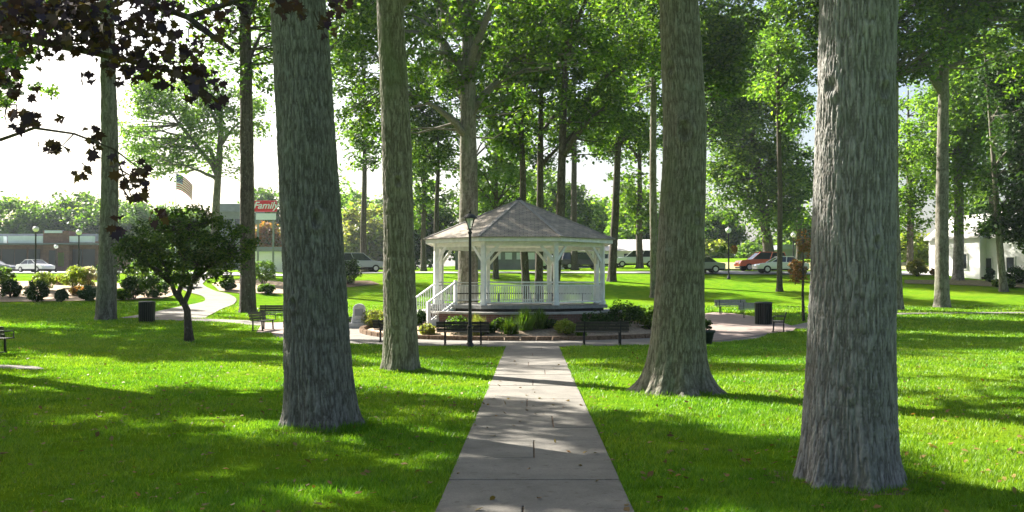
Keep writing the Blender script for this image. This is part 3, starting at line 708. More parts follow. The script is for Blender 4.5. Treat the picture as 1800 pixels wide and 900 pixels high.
# distant tree line
dl = [
 (-70, 200, 330, 60, 'leaf_mid', 'distant hazy tree, leftmost above the brick shops'),
 (20, 185, 348, 55, 'leaf_light', 'distant pale rounded tree above the left end of the brick shops'),
 (75, 190, 352, 50, 'leaf_mid', 'distant blue green tree above the sign board of the brick shops'),
 (130, 200, 338, 55, 'leaf_mid', 'distant dark hazy tree behind the right end of the brick shops'),
 (185, 190, 350, 50, 'leaf_mid', 'distant tree half hidden by the tall trunk beside the bin'),
 (245, 180, 350, 45, 'leaf_light', 'distant pale green tree just right of the tall left trunk'),
 (300, 200, 362, 40, 'leaf_light', 'distant low tree below the flag'),
 (468, 150, 395, 22, 'leaf_rust', 'low orange green tree under the red sign'),
 (335, 165, 372, 30, 'leaf_light', 'distant pale tree just left of the blue grey building'),
 (462, 200, 335, 40, 'leaf_mid', 'distant grey green tree above the red sign'),
 (650, 170, 362, 60, 'leaf_olive', 'tan and green willowy tree between the two left trunks'),
 (612, 190, 330, 45, 'leaf_light', 'distant light tree above the tan willowy tree'),
 (690, 180, 350, 50, 'leaf_light', 'distant light green tree behind the mottled trunk'),
 (1000, 150, 318, 46, 'leaf_mid', 'distant pale tree right of the gazebo roof peak'),
 (1052, 170, 352, 36, 'leaf_light', 'distant pale yellow tree above the right eave of the gazebo'),
 (1120, 160, 318, 44, 'leaf_light', 'distant pale tree just left of the flared trunk'),
 (1262, 165, 365, 40, 'leaf_mid', 'mid green tree filling the gap between flared trunk and dark broad tree'),
 (1215, 170, 350, 40, 'leaf_mid', 'distant green tree just behind the flared trunk'),
 (1400, 165, 372, 34, 'leaf_mid', 'distant green tree just left of the massive right trunk'),
 (1255, 150, 428, 22, 'leaf_yellow', 'bright yellow green young tree right of the flared trunk'),
 (1318, 150, 432, 20, 'leaf_light', 'bright young tree left of the dark tree trunk behind the cars'),
 (1338, 160, 425, 24, 'leaf_light', 'light young tree directly above the orange car'),
 (1385, 150, 430, 20, 'leaf_light', 'bright young tree right of the dark tree trunk behind the cars'),
 (1600, 130, 415, 40, 'leaf_yellow', 'yellow green tree beside the massive right trunk, left of the white house'),
 (1628, 120, 440, 26, 'leaf_yellow', 'low yellow green tree next to the clipped round bush'),
 (1735, 160, 330, 60, 'leaf_mid', 'distant tree high behind the white house'),
 (1840, 150, 350, 60, 'leaf_mid', 'distant tree beyond the right edge house'),
 (1470, 170, 370, 60, 'leaf_mid', 'distant tree hidden mostly by the massive right trunk'),
 (955, 140, 290, 52, 'leaf_mid', 'middle green tree rising over the right slope of the gazebo roof'),
 (872, 130, 272, 56, 'leaf_light', 'bright tree rising over the left slope of the gazebo roof'),
 (768, 130, 322, 50, 'leaf_mid', 'dark rounded tree behind the left side of the gazebo'),
 (728, 120, 350, 36, 'leaf_dark', 'dark low tree right of the mottled trunk'),
]
for i, (px, d, ty, w, lf, lb) in enumerate(dl):
    h = (478 - ty)
    es = [(px, ty + h * .42, w, h * .42), (px - w * .45, ty + h * .62, w * .6, h * .33), (px + w * .5, ty + h * .6, w * .6, h * .33)]
    far(lb, px, d, 7, 465, ty + h * .4, es, lf, 'bark_dark', 100 + i, nclump=int(60 + w * 1.6), nper=55, lsize=.0036 * d, rc=.0105 * d, hole=.25, dz=.5, nseg=8, amp=0, shell=.5,
        name='distant_tree', group='distant line of trees behind the streets', limbs=4)
# trees added out of view, crown gaps set to dapple the lawn
shade_casters = [(-23.8, 26.7, 10, 5.4), (-17.6, 28.0, 10, 4.4), (-18.5, 21.2, 10, 4.4), (-30, 35, 10, 4.6), (-13.6, 24.4, 10, 3.2), (-27, 47, 11, 5.5), (-33, 54, 12, 7), (-38, 68, 12, 7), (-46, 76, 13, 8), (24, 33, 12, 4), (36, 62, 12, 6), (-12, 15, 9, 3)]
for i, (x, y, ht, er) in enumerate(shade_casters):
    b = Vector((x, y, gz(x, y)))
    tree('shade_tree', ['tall shade tree out of view beyond the left side of the lawn', 'tall shade tree out of view beyond the right side of the lawn'][x > 0], 'tree', b, .42, ht, ht + 7,
         [(x, y, ht + 4, er, er, 3.4), (x, y, ht + 7.5, er * .7, er * .7, 2.8)], M['leaf_mid'], M['bark_grey'], TREES, nclump=int(er * er * 10), nper=34, lsize=.30, rc=.62, seed=200 + i, dz=.06, nseg=40, hole=[.53, .58, .57, .53, .57][i] if i < 5 else .53)

# ------------------------------------------------------------------ small dark tree on the lawn
b = pt(332, 601)
M['leaf_small'] = mat_leaf('small tree leaves', [(.02, .045, .010), (.035, .075, .015), (.055, .10, .018), (.10, .14, .03)], .45)
def small_tree():
    d = b.y; root = empty('small_tree', b); B = np.array(tuple(b))
    tag(root, 'small dark round-headed tree with a forked stem on the left lawn', 'tree')
    P = lambda px, py, o=0: np.array(tuple(at(px, py, d + o))) - B
    mb = MB(); k = d / FPX
    mb.tube([P(333, 604), P(331, 580), P(329, 545), P(322, 530)], [10 * k, 7.5 * k, 6 * k, 5.5 * k], 12)
    ends = [([(322, 532), (308, 516), (300, 495), (290, 470)], 0), ([(324, 532), (333, 512), (338, 490), (350, 465)], .1), ([(321, 533), (314, 515), (322, 490), (322, 450)], .3), ([(338, 492), (365, 470), (395, 450)], .2), ([(301, 497), (275, 475), (245, 455)], -.2), ([(322, 470), (330, 430), (330, 400)], .3)]
    for pl, o in ends:
        n = len(pl); mb.tube([P(x, y, o * i) for i, (x, y) in enumerate(pl)], [5.2 * k * (1 - .6 * i / n) for i in range(n)], 8)
    mb.build('trunk', M['bark_dark'], root, True)
    g = np.random.default_rng(5)
    es = [ell(325, 440, d, 85, 62), ell(258, 458, d, 52, 50), ell(395, 448, d + .2, 55, 52), ell(330, 392, d, 62, 38), ell(240, 420, d, 30, 30), ell(418, 420, d, 32, 34), ell(225, 450, d, 28, 34)]
    C = crown_pts(es, 320, g, .36, .4, 1.2)
    C = C[C[:, 2] > at(330, 505, d).z]
    tw = MB()
    src = [np.array(tuple(at(pl[-1][0], pl[-1][1], d))) for pl, o in ends]
    for c in C[::2]:
        s = min(src, key=lambda q: np.linalg.norm(q - c)); tw.tube([s - B, (s + c) / 2 - B + g.normal(size=3) * .06, c - B], [.018, .012, .005], 4, False)
    tw.build('twigs', M['bark_dark'], root, True)
    V, F = leaves_np(C - B, .27 * g.uniform(.7, 1.2, len(C)), 46, .105, g, .4, .8)
    np_mesh('crown', V, F, M['leaf_small'], root)
small_tree()

# rust coloured sapling near the massive right trunk
far('slim young tree with rusty leaves at the left edge of the massive right trunk', 1412, 50, 5, 470, 400, [(1402, 478, 13, 22), (1416, 430, 15, 30)], 'leaf_rust', 'bark_dark', 41, 0,
    name='young_tree', group=None, nclump=40, nper=22, lsize=.10, rc=.24, hole=.3, limbs=5, dz=.1, twig=.006)

# ------------------------------------------------------------------ purple maple hanging in from the left
def purple():
    b = Vector((-5.6, 8.3, gz(-5.6, 8.3))); root = empty('purple_maple', b); B = np.array(tuple(b))
    tag(root, 'purple-leaved maple whose leafy twigs hang into the upper left corner', 'tree')
    V, F = trunk_np([b, (-5.6, 8.3, 2), (-5.5, 8.3, 4.2), (-5.4, 8.3, 7)], [.24, .2, .17, .05], 48, .04, .012, 3, .3)
    np_mesh('trunk', V - B, F, M['bark_dark'], root, True)
    g = np.random.default_rng(9); mb = MB(); C = []; D = 7.4
    A = lambda px, py, d: np.array(tuple(at(px, py, d)))
    S = np.array([-5.5, 8.3, 3.6])
    def br(pts, r): mb.tube([p - B for p in pts], [r * (1 - .75 * i / (len(pts) - 1)) for i in range(len(pts))], 6, False)
    # main limbs
    br([S, A(-60, -60, 7.9), A(80, -40, 7.6), A(220, -10, 7.4), A(330, 30, 7.2), A(410, 90, 7.1)], .06)
    br([S, A(-120, 40, 7.8), A(0, 60, 7.4), A(100, 80, 7.2), A(200, 100, 7.1), A(320, 130, 7.0), A(385, 180, 7.0)], .045)
    br([S - [0, 0, .5], A(-90, 240, 7.2), A(0, 246, 7.0), A(60, 225, 6.9), A(130, 235, 6.8), A(200, 262, 6.8), A(250, 300, 6.8)], .016)
    br([A(100, 80, 7.2), A(150, 76, 7.1), A(190, 74, 7.0)], .010)
    br([A(130, 235, 6.8), A(110, 255, 6.8), A(80, 262, 6.8)], .005)
    br([A(200, 262, 6.8), A(225, 330, 6.8), A(240, 370, 6.8)], .006)
    br([A(330, 30, 7.2), A(450, -10, 7.0), A(560, -20, 6.9), A(600, 30, 6.9)], .02)
    br([S, A(-100, -200, 8.2), A(100, -250, 8.2), A(300, -220, 8)], .06)
    # leaf masses: (px,py,rx,ry,count)
    ms = [(60, 20, 90, 45, 150), (170, 30, 100, 45, 190), (280, 30, 50, 40, 60), (240, 80, 90, 45, 170), (300, 115, 60, 40, 110), (100, 45, 60, 35, 90), (355, 75, 40, 35, 26), (370, 160, 28, 35, 30), (385, 30, 40, 30, 18),
          (225, 130, 40, 25, 36), (20, 45, 30, 30, 50), (55, 85, 40, 22, 14), (15, 145, 22, 26, 28), (45, 165, 30, 18, 7), (35, 210, 24, 22, 20), (60, 105, 30, 20, 8), (100, 105, 24, 20, 5), (65, 210, 10, 12, 3), (108, 207, 8, 8, 3), (80, 262, 22, 10, 8), (140, 300, 18, 18, 9),
          (100, 262, 16, 12, 6), (160, 235, 16, 16, 7), (165, 262, 14, 22, 8), (155, 135, 20, 12, 5), (235, 330, 26, 30, 34), (245, 295, 16, 12, 9), (205, 290, 12, 20, 6), (275, 380, 20, 14, 7), (205, 400, 14, 22, 10), (500, 10, 26, 22, 14), (520, 20, 18, 18, 8),
          (575, 50, 14, 26, 12), (595, 15, 20, 26, 12), (345, 140, 22, 25, 14), (330, 165, 14, 16, 8), (430, 35, 40, 25, 10), (140, 75, 50, 20, 26), (120, 10, 120, 30, 120)]
    # above and around the frame, unseen rest of the crown
    ms += [(-60, -120, 200, 110, 200), (200, -140, 220, 90, 220), (450, -120, 120, 70, 90), (-120, 40, 100, 90, 120)]
    out = [(0, -.5), (.10, -.28), (.34, -.34), (.30, -.14), (.52, .02), (.34, .10), (.36, .30), (.16, .22), (0, .56), (-.16, .22), (-.36, .30), (-.34, .10), (-.52, .02), (-.30, -.14), (-.34, -.34), (-.10, -.28)]
    nv = len(out); VV = []; tw = MB()
    for (px, py, rx, ry, n) in ms:
        for _ in range(int(n * .85) if n > 20 else n):
            a = g.random() * 6.283; q = g.random() ** .5; d = 6.9 + g.normal() * .35
            c = A(px + math.cos(a) * rx * q, py + math.sin(a) * ry * q, d)
            sz = g.uniform(.055, .098)
            nr = g.normal(size=3) * .8 + np.array([0, -.5, .7]); nr /= np.linalg.norm(nr)
            t = g.normal(size=3) * .6 + np.array([0, 0, -1.0]); t -= nr * t.dot(nr); t /= np.linalg.norm(t); bb = np.cross(nr, t)
            for (u, v) in out: VV.append(c - B + bb * u * sz + t * v * sz + nr * (abs(u) * .35 - abs(v) * .18) * sz)
    VV = np.array(VV); np_mesh('crown', VV, np.arange(len(VV)).reshape(-1, nv), M['leaf_purple'], root)
    # twigs feeding the dense masses
    for (px, py, rx, ry, n) in ms:
        if n > 100 or (py > 90 and n < 12): continue
        for _ in range(2):
            c = A(px + g.normal() * rx * .4, py + g.normal() * ry * .4, 6.95); u = A(px - rx * .9 * g.random() - 12, py - ry * .9 - 6, 7.0)
            mb.tube([u - B, (u + c) / 2 - B + g.normal(size=3) * .02, c - B], [.006, .005, .002], 4, False)
    mb.build('limbs', M['bark_dark'], root, True)
purple()

# ------------------------------------------------------------------ gazebo
M['hip'] = mat_plain('ridge shingles', (.27, .25, .225), .9, 0, .15, .25, 5, .3)
def gazebo():
    root = empty('gazebo', GC); tag(root, 'white octagonal gazebo with a grey shingled roof on a raised brick platform', 'gazebo')
    def oct_(ap, off=0):
        R_ = ap / math.cos(math.pi / 8); return [(R_ * math.cos(math.pi / 8 + k * math.pi / 4), R_ * math.sin(math.pi / 8 + k * math.pi / 4)) for k in range(8)]
    dk = 1.24
    mb = MB(); mb.lathe([(4.3, -.1), (4.3, .90)], 64); mb.build('platform_wall', M['brickwall'], root)
    mb = MB(); mb.lathe([(4.0, .902), (4.42, .902), (4.42, .98), (4.0, .985)], 64); mb.build('platform_coping', M['kerb'], root)
    MB().lathe([(3.98, .5), (3.98, .96)], 48).build('platform_fill', M['mulch'], root)
    MB().prism(oct_(3.5), .965, dk - .14).build('skirt', M['darkgap'], root)  # dark colour stands in for the shaded gap under the deck
    MB().prism(oct_(3.66), dk - .137, dk).build('deck', M['deck'], root)
    V = oct_(3.45)
    eave = 3.78
    posts = []
    for k, (x, y) in enumerate(V):
        mb = MB(); mb.box((x, y, (dk + eave) / 2), (.175, .175, eave - dk - .002), math.pi / 8 + k * math.pi / 4)
        mb.box((x, y, dk + .08), (.23, .23, .156), math.pi / 8 + k * math.pi / 4)
        mb.build('post', M['white'], root, bevel=.008)
        for nb in (V[(k + 1) % 8], V[k - 1]):
            d = Vector((nb[0] - x, nb[1] - y, 0)).normalized()
            a = Vector((x, y, eave - .78)) + d * .06; c = Vector((x, y, eave - .03)) + d * .70
            MB().beam(a, c, .075, .11).build('brace', M['white'], root)
    # header beams and fascia
    for k in range(8):
        a, c = Vector((*V[k], eave - .09)), Vector((*V[(k + 1) % 8], eave - .09)); d = (c - a).normalized()
        MB().beam(a + d * .075, c - d * .075, .09, .17).build('header_beam', M['white'], root)
    W = oct_(3.86)
    for k in range(8):
        a, c = Vector((*W[k], eave + .05)), Vector((*W[(k + 1) % 8], eave + .065))
        a.z = c.z
        MB().beam(a, c, .035, .16).build('fascia', M['white'], root)
    MB().prism(oct_(3.83), eave + .002, eave + .03).build('soffit', M['white'], root)
    # roof: 8 slopes, slightly thick, with uv
    Rf = oct_(3.97); apex = Vector((0, 0, 5.72)); z0 = eave + .165
    me = bpy.data.meshes.new('roof'); vs = []; fs = []; uv = []
    for k in range(8):
        a = Vector((*Rf[k], z0)); c = Vector((*Rf[(k + 1) % 8], z0)); o = len(vs); w = (c - a).length; h = (apex - (a + c) / 2).length
        vs += [a, c, apex]; fs.append((o, o + 1, o + 2)); uv += [(0, 0), (w, 0), (w / 2, h)]
        vs += [a - Vector((0, 0, .03)), c - Vector((0, 0, .03)), c, a]; fs.append((o + 3, o + 4, o + 5, o + 6)); uv += [(0, 0), (w, 0), (w, .03), (0, .03)]
    me.from_pydata([tuple(v) for v in vs], [], fs); l = me.uv_layers.new(name='UVMap')
    for i, q in enumerate(uv): l.data[i].uv = q
    me.materials.append(M['shingle']); o = bpy.data.objects.new('roof', me); COL.objects.link(o); o.parent = root
    for k in range(8):
        MB().beam(Vector((*Rf[k], z0 + .01)), apex + Vector((0, 0, .01)), .16, .03).build('hip_cap', M['hip'], o)
    MB().lathe([(.12, 5.66), (.13, 5.76), (.05, 5.80), (.03, 5.84)], 12).build('finial', M['shingle'], o)
    # ceiling rafters
    for k in range(8):
        MB().beam(Vector((*V[k], eave + .08)), Vector((0, 0, 5.5)), .05, .12).build('rafter', M['white'], root)
    # railings; face 4 (front-left) holds the stair opening
    def rail(a, b, za, zb, n=None, lattice=False, par=root):
        a, b = Vector((*a, za)), Vector((*b, zb)); L = (b - a).length; n = n or max(3, int(L / .09)); d = (b - a)
        q = MB(); q.beam(a + Vector((0, 0, .92)), b + Vector((0, 0, .92)), .09, .05); q.beam(a + Vector((0, 0, .12)), b + Vector((0, 0, .12)), .05, .06)
        q.beam(a + Vector((0, 0, .80)), b + Vector((0, 0, .80)), .04, .05)
        ro = q.build('railing', M['white'], par)
        q = MB()
        for i in range(1, n): p = a + d * i / n; q.beam(p + Vector((0, 0, .15)), p + Vector((0, 0, .785)), .036, .036)
        q.build('balusters', M['white'], ro)
    for k in range(8):
        a, c = Vector(V[k]), Vector(V[(k + 1) % 8]); d = (c - a).normalized()
        mid = (a + c) / 2; ang = math.degrees(math.atan2(mid.y, mid.x)) % 360
        if abs(ang - 225) < 5:
            continue
            continue
        rail(a + d * .1, c - d * .1, dk, dk)
    # inner bench slats along the back
    for k in range(8):
        a, c = Vector(V[k]) * .90, Vector(V[(k + 1) % 8]) * .90; mid = (a + c) / 2
        if mid.y < .3: continue
        MB().beam(Vector((*a, dk + .43)), Vector((*c, dk + .43)), .36, .05).build('inner_bench', M['slat'], root)
        for t in (.15, .85): p = a + (c - a) * t; MB().box((p.x, p.y, dk + .2), (.07, .07, .402), math.atan2(mid.y, mid.x)).build('bench_support', M['slat'], root)
    # stair
    st = empty('stair', (0, 0, 0)); st.parent = root
    u = Vector((-.8, -.6, 0)); P2, P1 = Vector((-2.6, -2.33, 0)), Vector((-3.42, -1.40, 0))
    for i in range(6):
        c = (P1 + P2) / 2 + u * (.2 + .28 * i); z = dk - .17 * (i + 1)
        side = (P2 - P1).normalized(); w = (P2 - P1).length
        MB().beam(c - side * w / 2 + Vector((0, 0, z)), c + side * w / 2 + Vector((0, 0, z)), .29, .045).build('tread', M['deck'], st)
    for Pn in (P1, P2):
        e = Pn + u * 1.85
        MB().beam(Pn + Vector((0, 0, dk - .14)), e + Vector((0, 0, dk - .14 - 1.05)), .05, .24).build('stringer', M['white'], st)
        a = Pn; b_ = Pn + u * 1.3
        q = MB(); zA, zB = dk, dk - .80
        q.beam(a + Vector((0, 0, zA + .92)), b_ + Vector((0, 0, zB + .92)), .08, .06); q.beam(a + Vector((0, 0, zA + .12)), b_ + Vector((0, 0, zB + .10)), .05, .07)
        for i in range(1, 12): p = a + (b_ - a) * i / 12; zz = zA + (zB - zA) * i / 12; q.beam(p + Vector((0, 0, zz + .14)), p + Vector((0, 0, zz + .89)), .034, .034)
        q.build('stair_rail', M['white'], st)
        MB().box((a.x, a.y, dk + .5), (.11, .11, 1.0), .64).build('newel_post', M['white'], st)
        MB().box((b_.x, b_.y, .62), (.11, .11, 1.55), .64).build('newel_post', M['white'], st)
gazebo()

# ------------------------------------------------------------------ benches
def make_bench(slat, L=1.7):
    root = empty('park_bench', (0, 0, 0))
    # faces +Y: seat in front, backrest at -Y side
    st = MB()
    for i in range(4): st.box((0, -.17 + i * .115, .43), (L, .095, .028))
    st.build('seat', slat, root, bevel=.005)
    bk = MB()
    for i in range(3): bk.box((0, -.25 - i * .028, .515 + i * .108), (L, .024, .098), 0, .2)
    bk.build('backrest', slat, root, bevel=.005)
    for s in (-1, 1):
        x = s * L * .34; q = MB()
        q.beam((x, .20, 0), (x, .17, .41), .05, .05); q.beam((x, -.22, 0), (x, -.22, .42), .05, .05); q.beam((x, -.22, .42), (x, -.335, .80), .035, .045)
        q.beam((x, .22, .405), (x, -.26, .405), .04, .03); q.beam((x, .26, .02), (x, -.26, .02), .055, .03)
        q.build('leg_frame', M['black'], root)
    for s in (-1, 1):
        x = s * (L * .5 - .03)
        MB().tube([(x, .2, .42), (x, .21, .60), (x, .15, .64), (x, -.26, .64)], .018, 6).build('armrest', M['black'], root)
    return root
BG = 'park benches around the gazebo'
bA = make_bench(M['slat'], 1.78); bB = make_bench(M['slatgrey'], 1.7)
spots = [
 (bA, 814, 607, 0, 'dark slatted bench seen from behind, next to the lamp post left of the path'),
 (bA, 1058, 607, 0, 'dark slatted bench seen from behind, right of the main path end'),
 (bA, 700, 603, -28, 'dark bench half hidden behind the mottled trunk left of the path'),
 (bA, 463, 582, -98, 'dark bench seen end on at the left plaza, beside the leaning foreground trunk'),
 (bA, 486, 566, 180, 'dark bench at the far side of the left plaza, just behind the end-on bench'),
 (bA, -32, 622, -8, 'dark slatted bench cut off by the left edge of the photo'),
 (bB, 1285, 553, 178, 'pale grey bench at the far side of the right plaza'),
 (bB, 1328, 560, 168, 'pale grey bench partly hidden behind the dark round litter bin'),
 (bA, 1368, 584, 75, 'dark bench seen end on at the right end of the plaza, facing the gazebo'),
]
used = set()
for (src, px, py, ang, lb) in spots:
    o = src if id(src) not in used else copy_tree(src); used.add(id(src))
    o.location = pt(px, py) + Vector((0, 0, .03)); o.rotation_euler.z = R(ang); tag(o, lb, 'bench', BG)

# ------------------------------------------------------------------ lamps
def lamp(px, d, H, label, kind='lantern', group=None):
    b = on(px, d) if not isinstance(px, Vector) else px
    root = empty('street_lamp', b); tag(root, label, 'lamp post', group)
    if kind == 'lantern':
        MB().lathe([(.15, 0), (.15, .05), (.12, .10), (.085, .18), (.075, .65), (.09, .68), (.06, .74), (.052, 1.2), (.045, H - .72), (.07, H - .70), (.07, H - .66), (.045, H - .62), (.05, H - .55)], 16).build('pole', M['black'], root, False)
        q = MB()
        for k in range(4):
            a = math.pi / 4 + k * math.pi / 2; q.beam((.06 * math.cos(a), .06 * math.sin(a), H - .55), (.20 * math.cos(a), .20 * math.sin(a), H - .20), .02)
        q.lathe([(.10, H - .57), (.10, H - .545)], 12)
        q.build('lantern_frame', M['black'], root)
        MB().lathe([(.045, H - .54), (.13, H - .21)], 8).build('lantern_glass', M['lampglass'], root)
        MB().lathe([(.24, H - .205), (.23, H - .17), (.15, H - .09), (.06, H - .05), (.03, H - .03), (.04, H - .005), (.012, H + .05)], 16).build('lantern_cap', M['black'], root)
    else:
        MB().lathe([(.16, 0), (.14, .12), (.07, .3), (.055, H - .5), (.09, H - .45), (.06, H - .4)], 10).build('pole', M['black'], root)
        MB().lathe([(.06, H - .40), (.20, H - .32), (.24, H - .17), (.20, H - .03), (.05, H + .03)], 12).build('lamp_globe', M['globe'], root, True)
        MB().lathe([(.06, H + .031), (.05, H + .08), (.01, H + .14)], 8).build('finial', M['black'], root)
    return root
bl = pt(826, 611); lamp(bl, None, 4.42, 'black lantern lamp post standing by the left bench in front of the gazebo')
LG = 'street lamps with white globes along the far streets'
lamp(62, 82, 4.2, 'globe street lamp left of the white car, by the planted bank', 'globe', LG)
lamp(138, 84, 4.0, 'globe street lamp in front of the right end of the brick shops', 'globe', LG)
lamp(432, 86, 5.2, 'globe street lamp beside the tall dark trunk, under the red sign', 'globe', LG)
lamp(98, 118, 3.2, 'small globe lamp before the middle brick bay of the shops', 'globe', LG)
lr = lamp(1281, 84, 4.2, 'dark street lamp with hanging flower baskets on the far right lawn', 'globe', LG)
for s in (-1, 1):
    g = np.random.default_rng(40 + s); MB().tube([(0, 0, 2.9), (s * .3, 0, 3.0), (s * .5, 0, 2.85)], .02, 6).build('basket_arm', M['black'], lr)
    V, F = leaves_np(np.array([[s * .5, 0, 2.5], [s * .5, .1, 2.3], [s * .45, -.1, 2.6]]), .32, 90, .12, g)
    np_mesh('flower_basket', V, F, M['leaf_rust' if s > 0 else 'leaf_dark'], lr)
lamp(1395, 100, 3.6, 'globe street lamp behind the white sedan, near the massive right trunk', 'globe', LG)

# ------------------------------------------------------------------ bins, planter, stone
def bin_(px, py, r, h, label, rz=0):
    b = pt(px, py); root = empty('litter_bin', b); tag(root, label, 'litter bin', 'dark litter bins beside the plazas')
    MB().lathe([(r * .86, .03), (r * .92, .04), (r, h * .88), (r * .98, h * .9)], 24).build('liner', M['black'], root)
    q = MB()
    for k in range(22):
        a = 2 * math.pi * k / 22; q.beam((r * 1.0 * math.cos(a), r * 1.0 * math.sin(a), .0), (r * 1.06 * math.cos(a), r * 1.06 * math.sin(a), h * .93), r * .2, .014)
    q.build('slats', M['binmat'], root)
    MB().lathe([(r * 1.1, h * .90), (r * 1.12, h * .94), (r * 1.05, h * .98), (r * .55, h), (r * .5, h * .97)], 24).build('lid', M['binmat'], root, True)
    return root
bin_(258, 566, .35, 1.0, 'black slatted litter bin beside the curved path on the left')
bin_(1342, 571, .37, 1.08, 'dark green round litter bin between the pale bench and the end-on bench')

def foliage(name, label, cat, base, r, h, mat, n=40, nper=40, ls=.09, seed=1, group=None, rc=None, stems=True, spiky=False, cone=False, ry=None):
    root = empty(name, base); tag(root, label, cat, group); g = np.random.default_rng(seed)
    if spiky:
        m = n * nper; a = g.random(m) * 2 * np.pi; L = h * (.6 + .6 * g.random(m)); sp = g.random(m) ** .7; bx = g.normal(size=(m, 2)) * r * .22
        P = [np.stack([bx[:, 0] + np.cos(a) * r * sp * t, bx[:, 1] + np.sin(a) * r * sp * t, L * (1.25 * t - .55 * sp * t * t)], -1) for t in (0, .5, 1)]
        w = ls * .12; s_ = np.stack([-np.sin(a), np.cos(a), 0 * a], -1) * w
        V = np.stack([P[0] - s_, P[0] + s_, P[1] + s_, P[1] - s_, P[2]], 1).reshape(-1, 3); i = np.arange(m)[:, None] * 5
        F = np.concatenate([i + [0, 1, 2, 3], i + [3, 2, 4, 4]]); F = np.concatenate([np.concatenate([i + [0, 1, 2], i + [0, 2, 3], i + [3, 2, 4]])])
        np_mesh('foliage', V, F, mat, root); return root
    e = [(0, 0, h * .52, r * .86, (ry or r) * .86, h * .46)]
    C = crown_pts(e, n, g, .22, .5, 1.5)
    if cone: C[:, :2] *= (1.15 - C[:, 2:3] / h).clip(.15, 1.1)
    V, F = leaves_np(C, rc or r * .28, nper, ls, g, .4, .85); V[:, 2] = np.maximum(V[:, 2], .01)
    np_mesh('foliage', V, F, mat, root)
    q = MB()
    for c in C[::3]: q.tube([(c[0] * .1, c[1] * .1, 0), (c[0] * .5, c[1] * .5, c[2] * .6), tuple(c)], [.02, .012, .005], 4, False)
    q.build('stems', M['bark_dark'], root)
    return root

pb = pt(1240, 606)
root = empty('planter', pb); tag(root, 'dark round planter beside the base of the flared trunk', 'planter')
MB().lathe([(.20, 0), (.30, .40), (.34, .42), (.34, .50), (.28, .50), (.27, .42)], 20).build('pot', M['terracotta'], root, True)
MB().lathe([(.27, .40), (.27, .45)], 16).build('soil', M['mulch'], root)
foliage('potted_plant', 'small dark bushy plant growing in the round planter', 'plant', pb + Vector((0, 0, .45)), .33, .5, M['leaf_dark'], 16, 36, .08, 3)

sb = on(632, 45.2); sb.z = float(bedz(sb.x, sb.y))
root = empty('stone_monument', sb); tag(root, 'pale carved stone monument with rounded top in the planting bed', 'monument')
MB().box((0, 0, .10), (.95, .6, .24)).build('base', M['stone'], root, bevel=.02)
MB().box((0, 0, .28), (.66, .42, .12)).build('plinth', M['stone'], root, bevel=.02)
poly = []
for k in range(17):
    a = math.pi * k / 16; poly.append((.26 * math.cos(a), .84 + .22 * math.sin(a)))
poly = [(.33, .342), (.27, .6)] + poly + [(-.27, .6), (-.33, .342)]
q = MB(); n = len(poly); q.add([(p[0], -.14, p[1]) for p in poly] + [(p[0], .14, p[1]) for p in poly], [tuple(range(n)), tuple(range(n, 2 * n))[::-1]] + [(k, n + k, n + (k + 1) % n, (k + 1) % n) for k in range(n)])
q.build('slab', M['stone'], root, bevel=.03)
MB().box((0, -.155, .68), (.34, .03, .3)).build('plaque', M['roofgrey'], root, bevel=.005)

# ------------------------------------------------------------------ shrubs
SG = 'shrubs in the planting bed round the gazebo'
shr = [ # px, depth, width px, height px, mat, label
 (660, 45, 52, 46, 'leaf_olive', 'olive bushy shrub right of the carved stone'),
 (610, 45.5, 26, 28, 'leaf_dark', 'small dark shrub left of the carved stone'),
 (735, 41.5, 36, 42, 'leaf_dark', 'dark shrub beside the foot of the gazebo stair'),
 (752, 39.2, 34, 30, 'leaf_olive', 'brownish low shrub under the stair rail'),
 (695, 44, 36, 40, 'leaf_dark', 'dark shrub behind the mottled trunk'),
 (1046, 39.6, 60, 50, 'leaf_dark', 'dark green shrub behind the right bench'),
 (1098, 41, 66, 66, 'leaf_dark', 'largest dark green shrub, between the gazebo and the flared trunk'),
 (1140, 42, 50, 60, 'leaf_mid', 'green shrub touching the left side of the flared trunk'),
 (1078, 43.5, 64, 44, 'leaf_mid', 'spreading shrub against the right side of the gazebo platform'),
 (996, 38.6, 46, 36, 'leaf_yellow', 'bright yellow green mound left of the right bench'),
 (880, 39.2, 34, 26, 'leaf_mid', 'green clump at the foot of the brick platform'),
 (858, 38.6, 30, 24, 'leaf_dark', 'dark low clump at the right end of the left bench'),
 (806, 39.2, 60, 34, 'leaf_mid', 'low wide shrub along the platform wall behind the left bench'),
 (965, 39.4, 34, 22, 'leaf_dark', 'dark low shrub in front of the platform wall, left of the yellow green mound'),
]
for i, (px, d, w, h, m, lb) in enumerate(shr):
    x = (px - 900) / FPX * d; b = Vector((x, d, 0)); k = d / FPX
    rr_ = (b.xy - GC.xy)
    if rr_.length < 4.7: rr_ = rr_.normalized() * 4.75; b = Vector((GC.x + rr_.x, GC.y + rr_.y, 0))
    b.z = float(bedz(b.x, b.y))
    foliage('shrub', lb, 'shrub', b, w / 2 * k, h * k * .68, M[m], 46, 34, .08, 300 + i, SG)
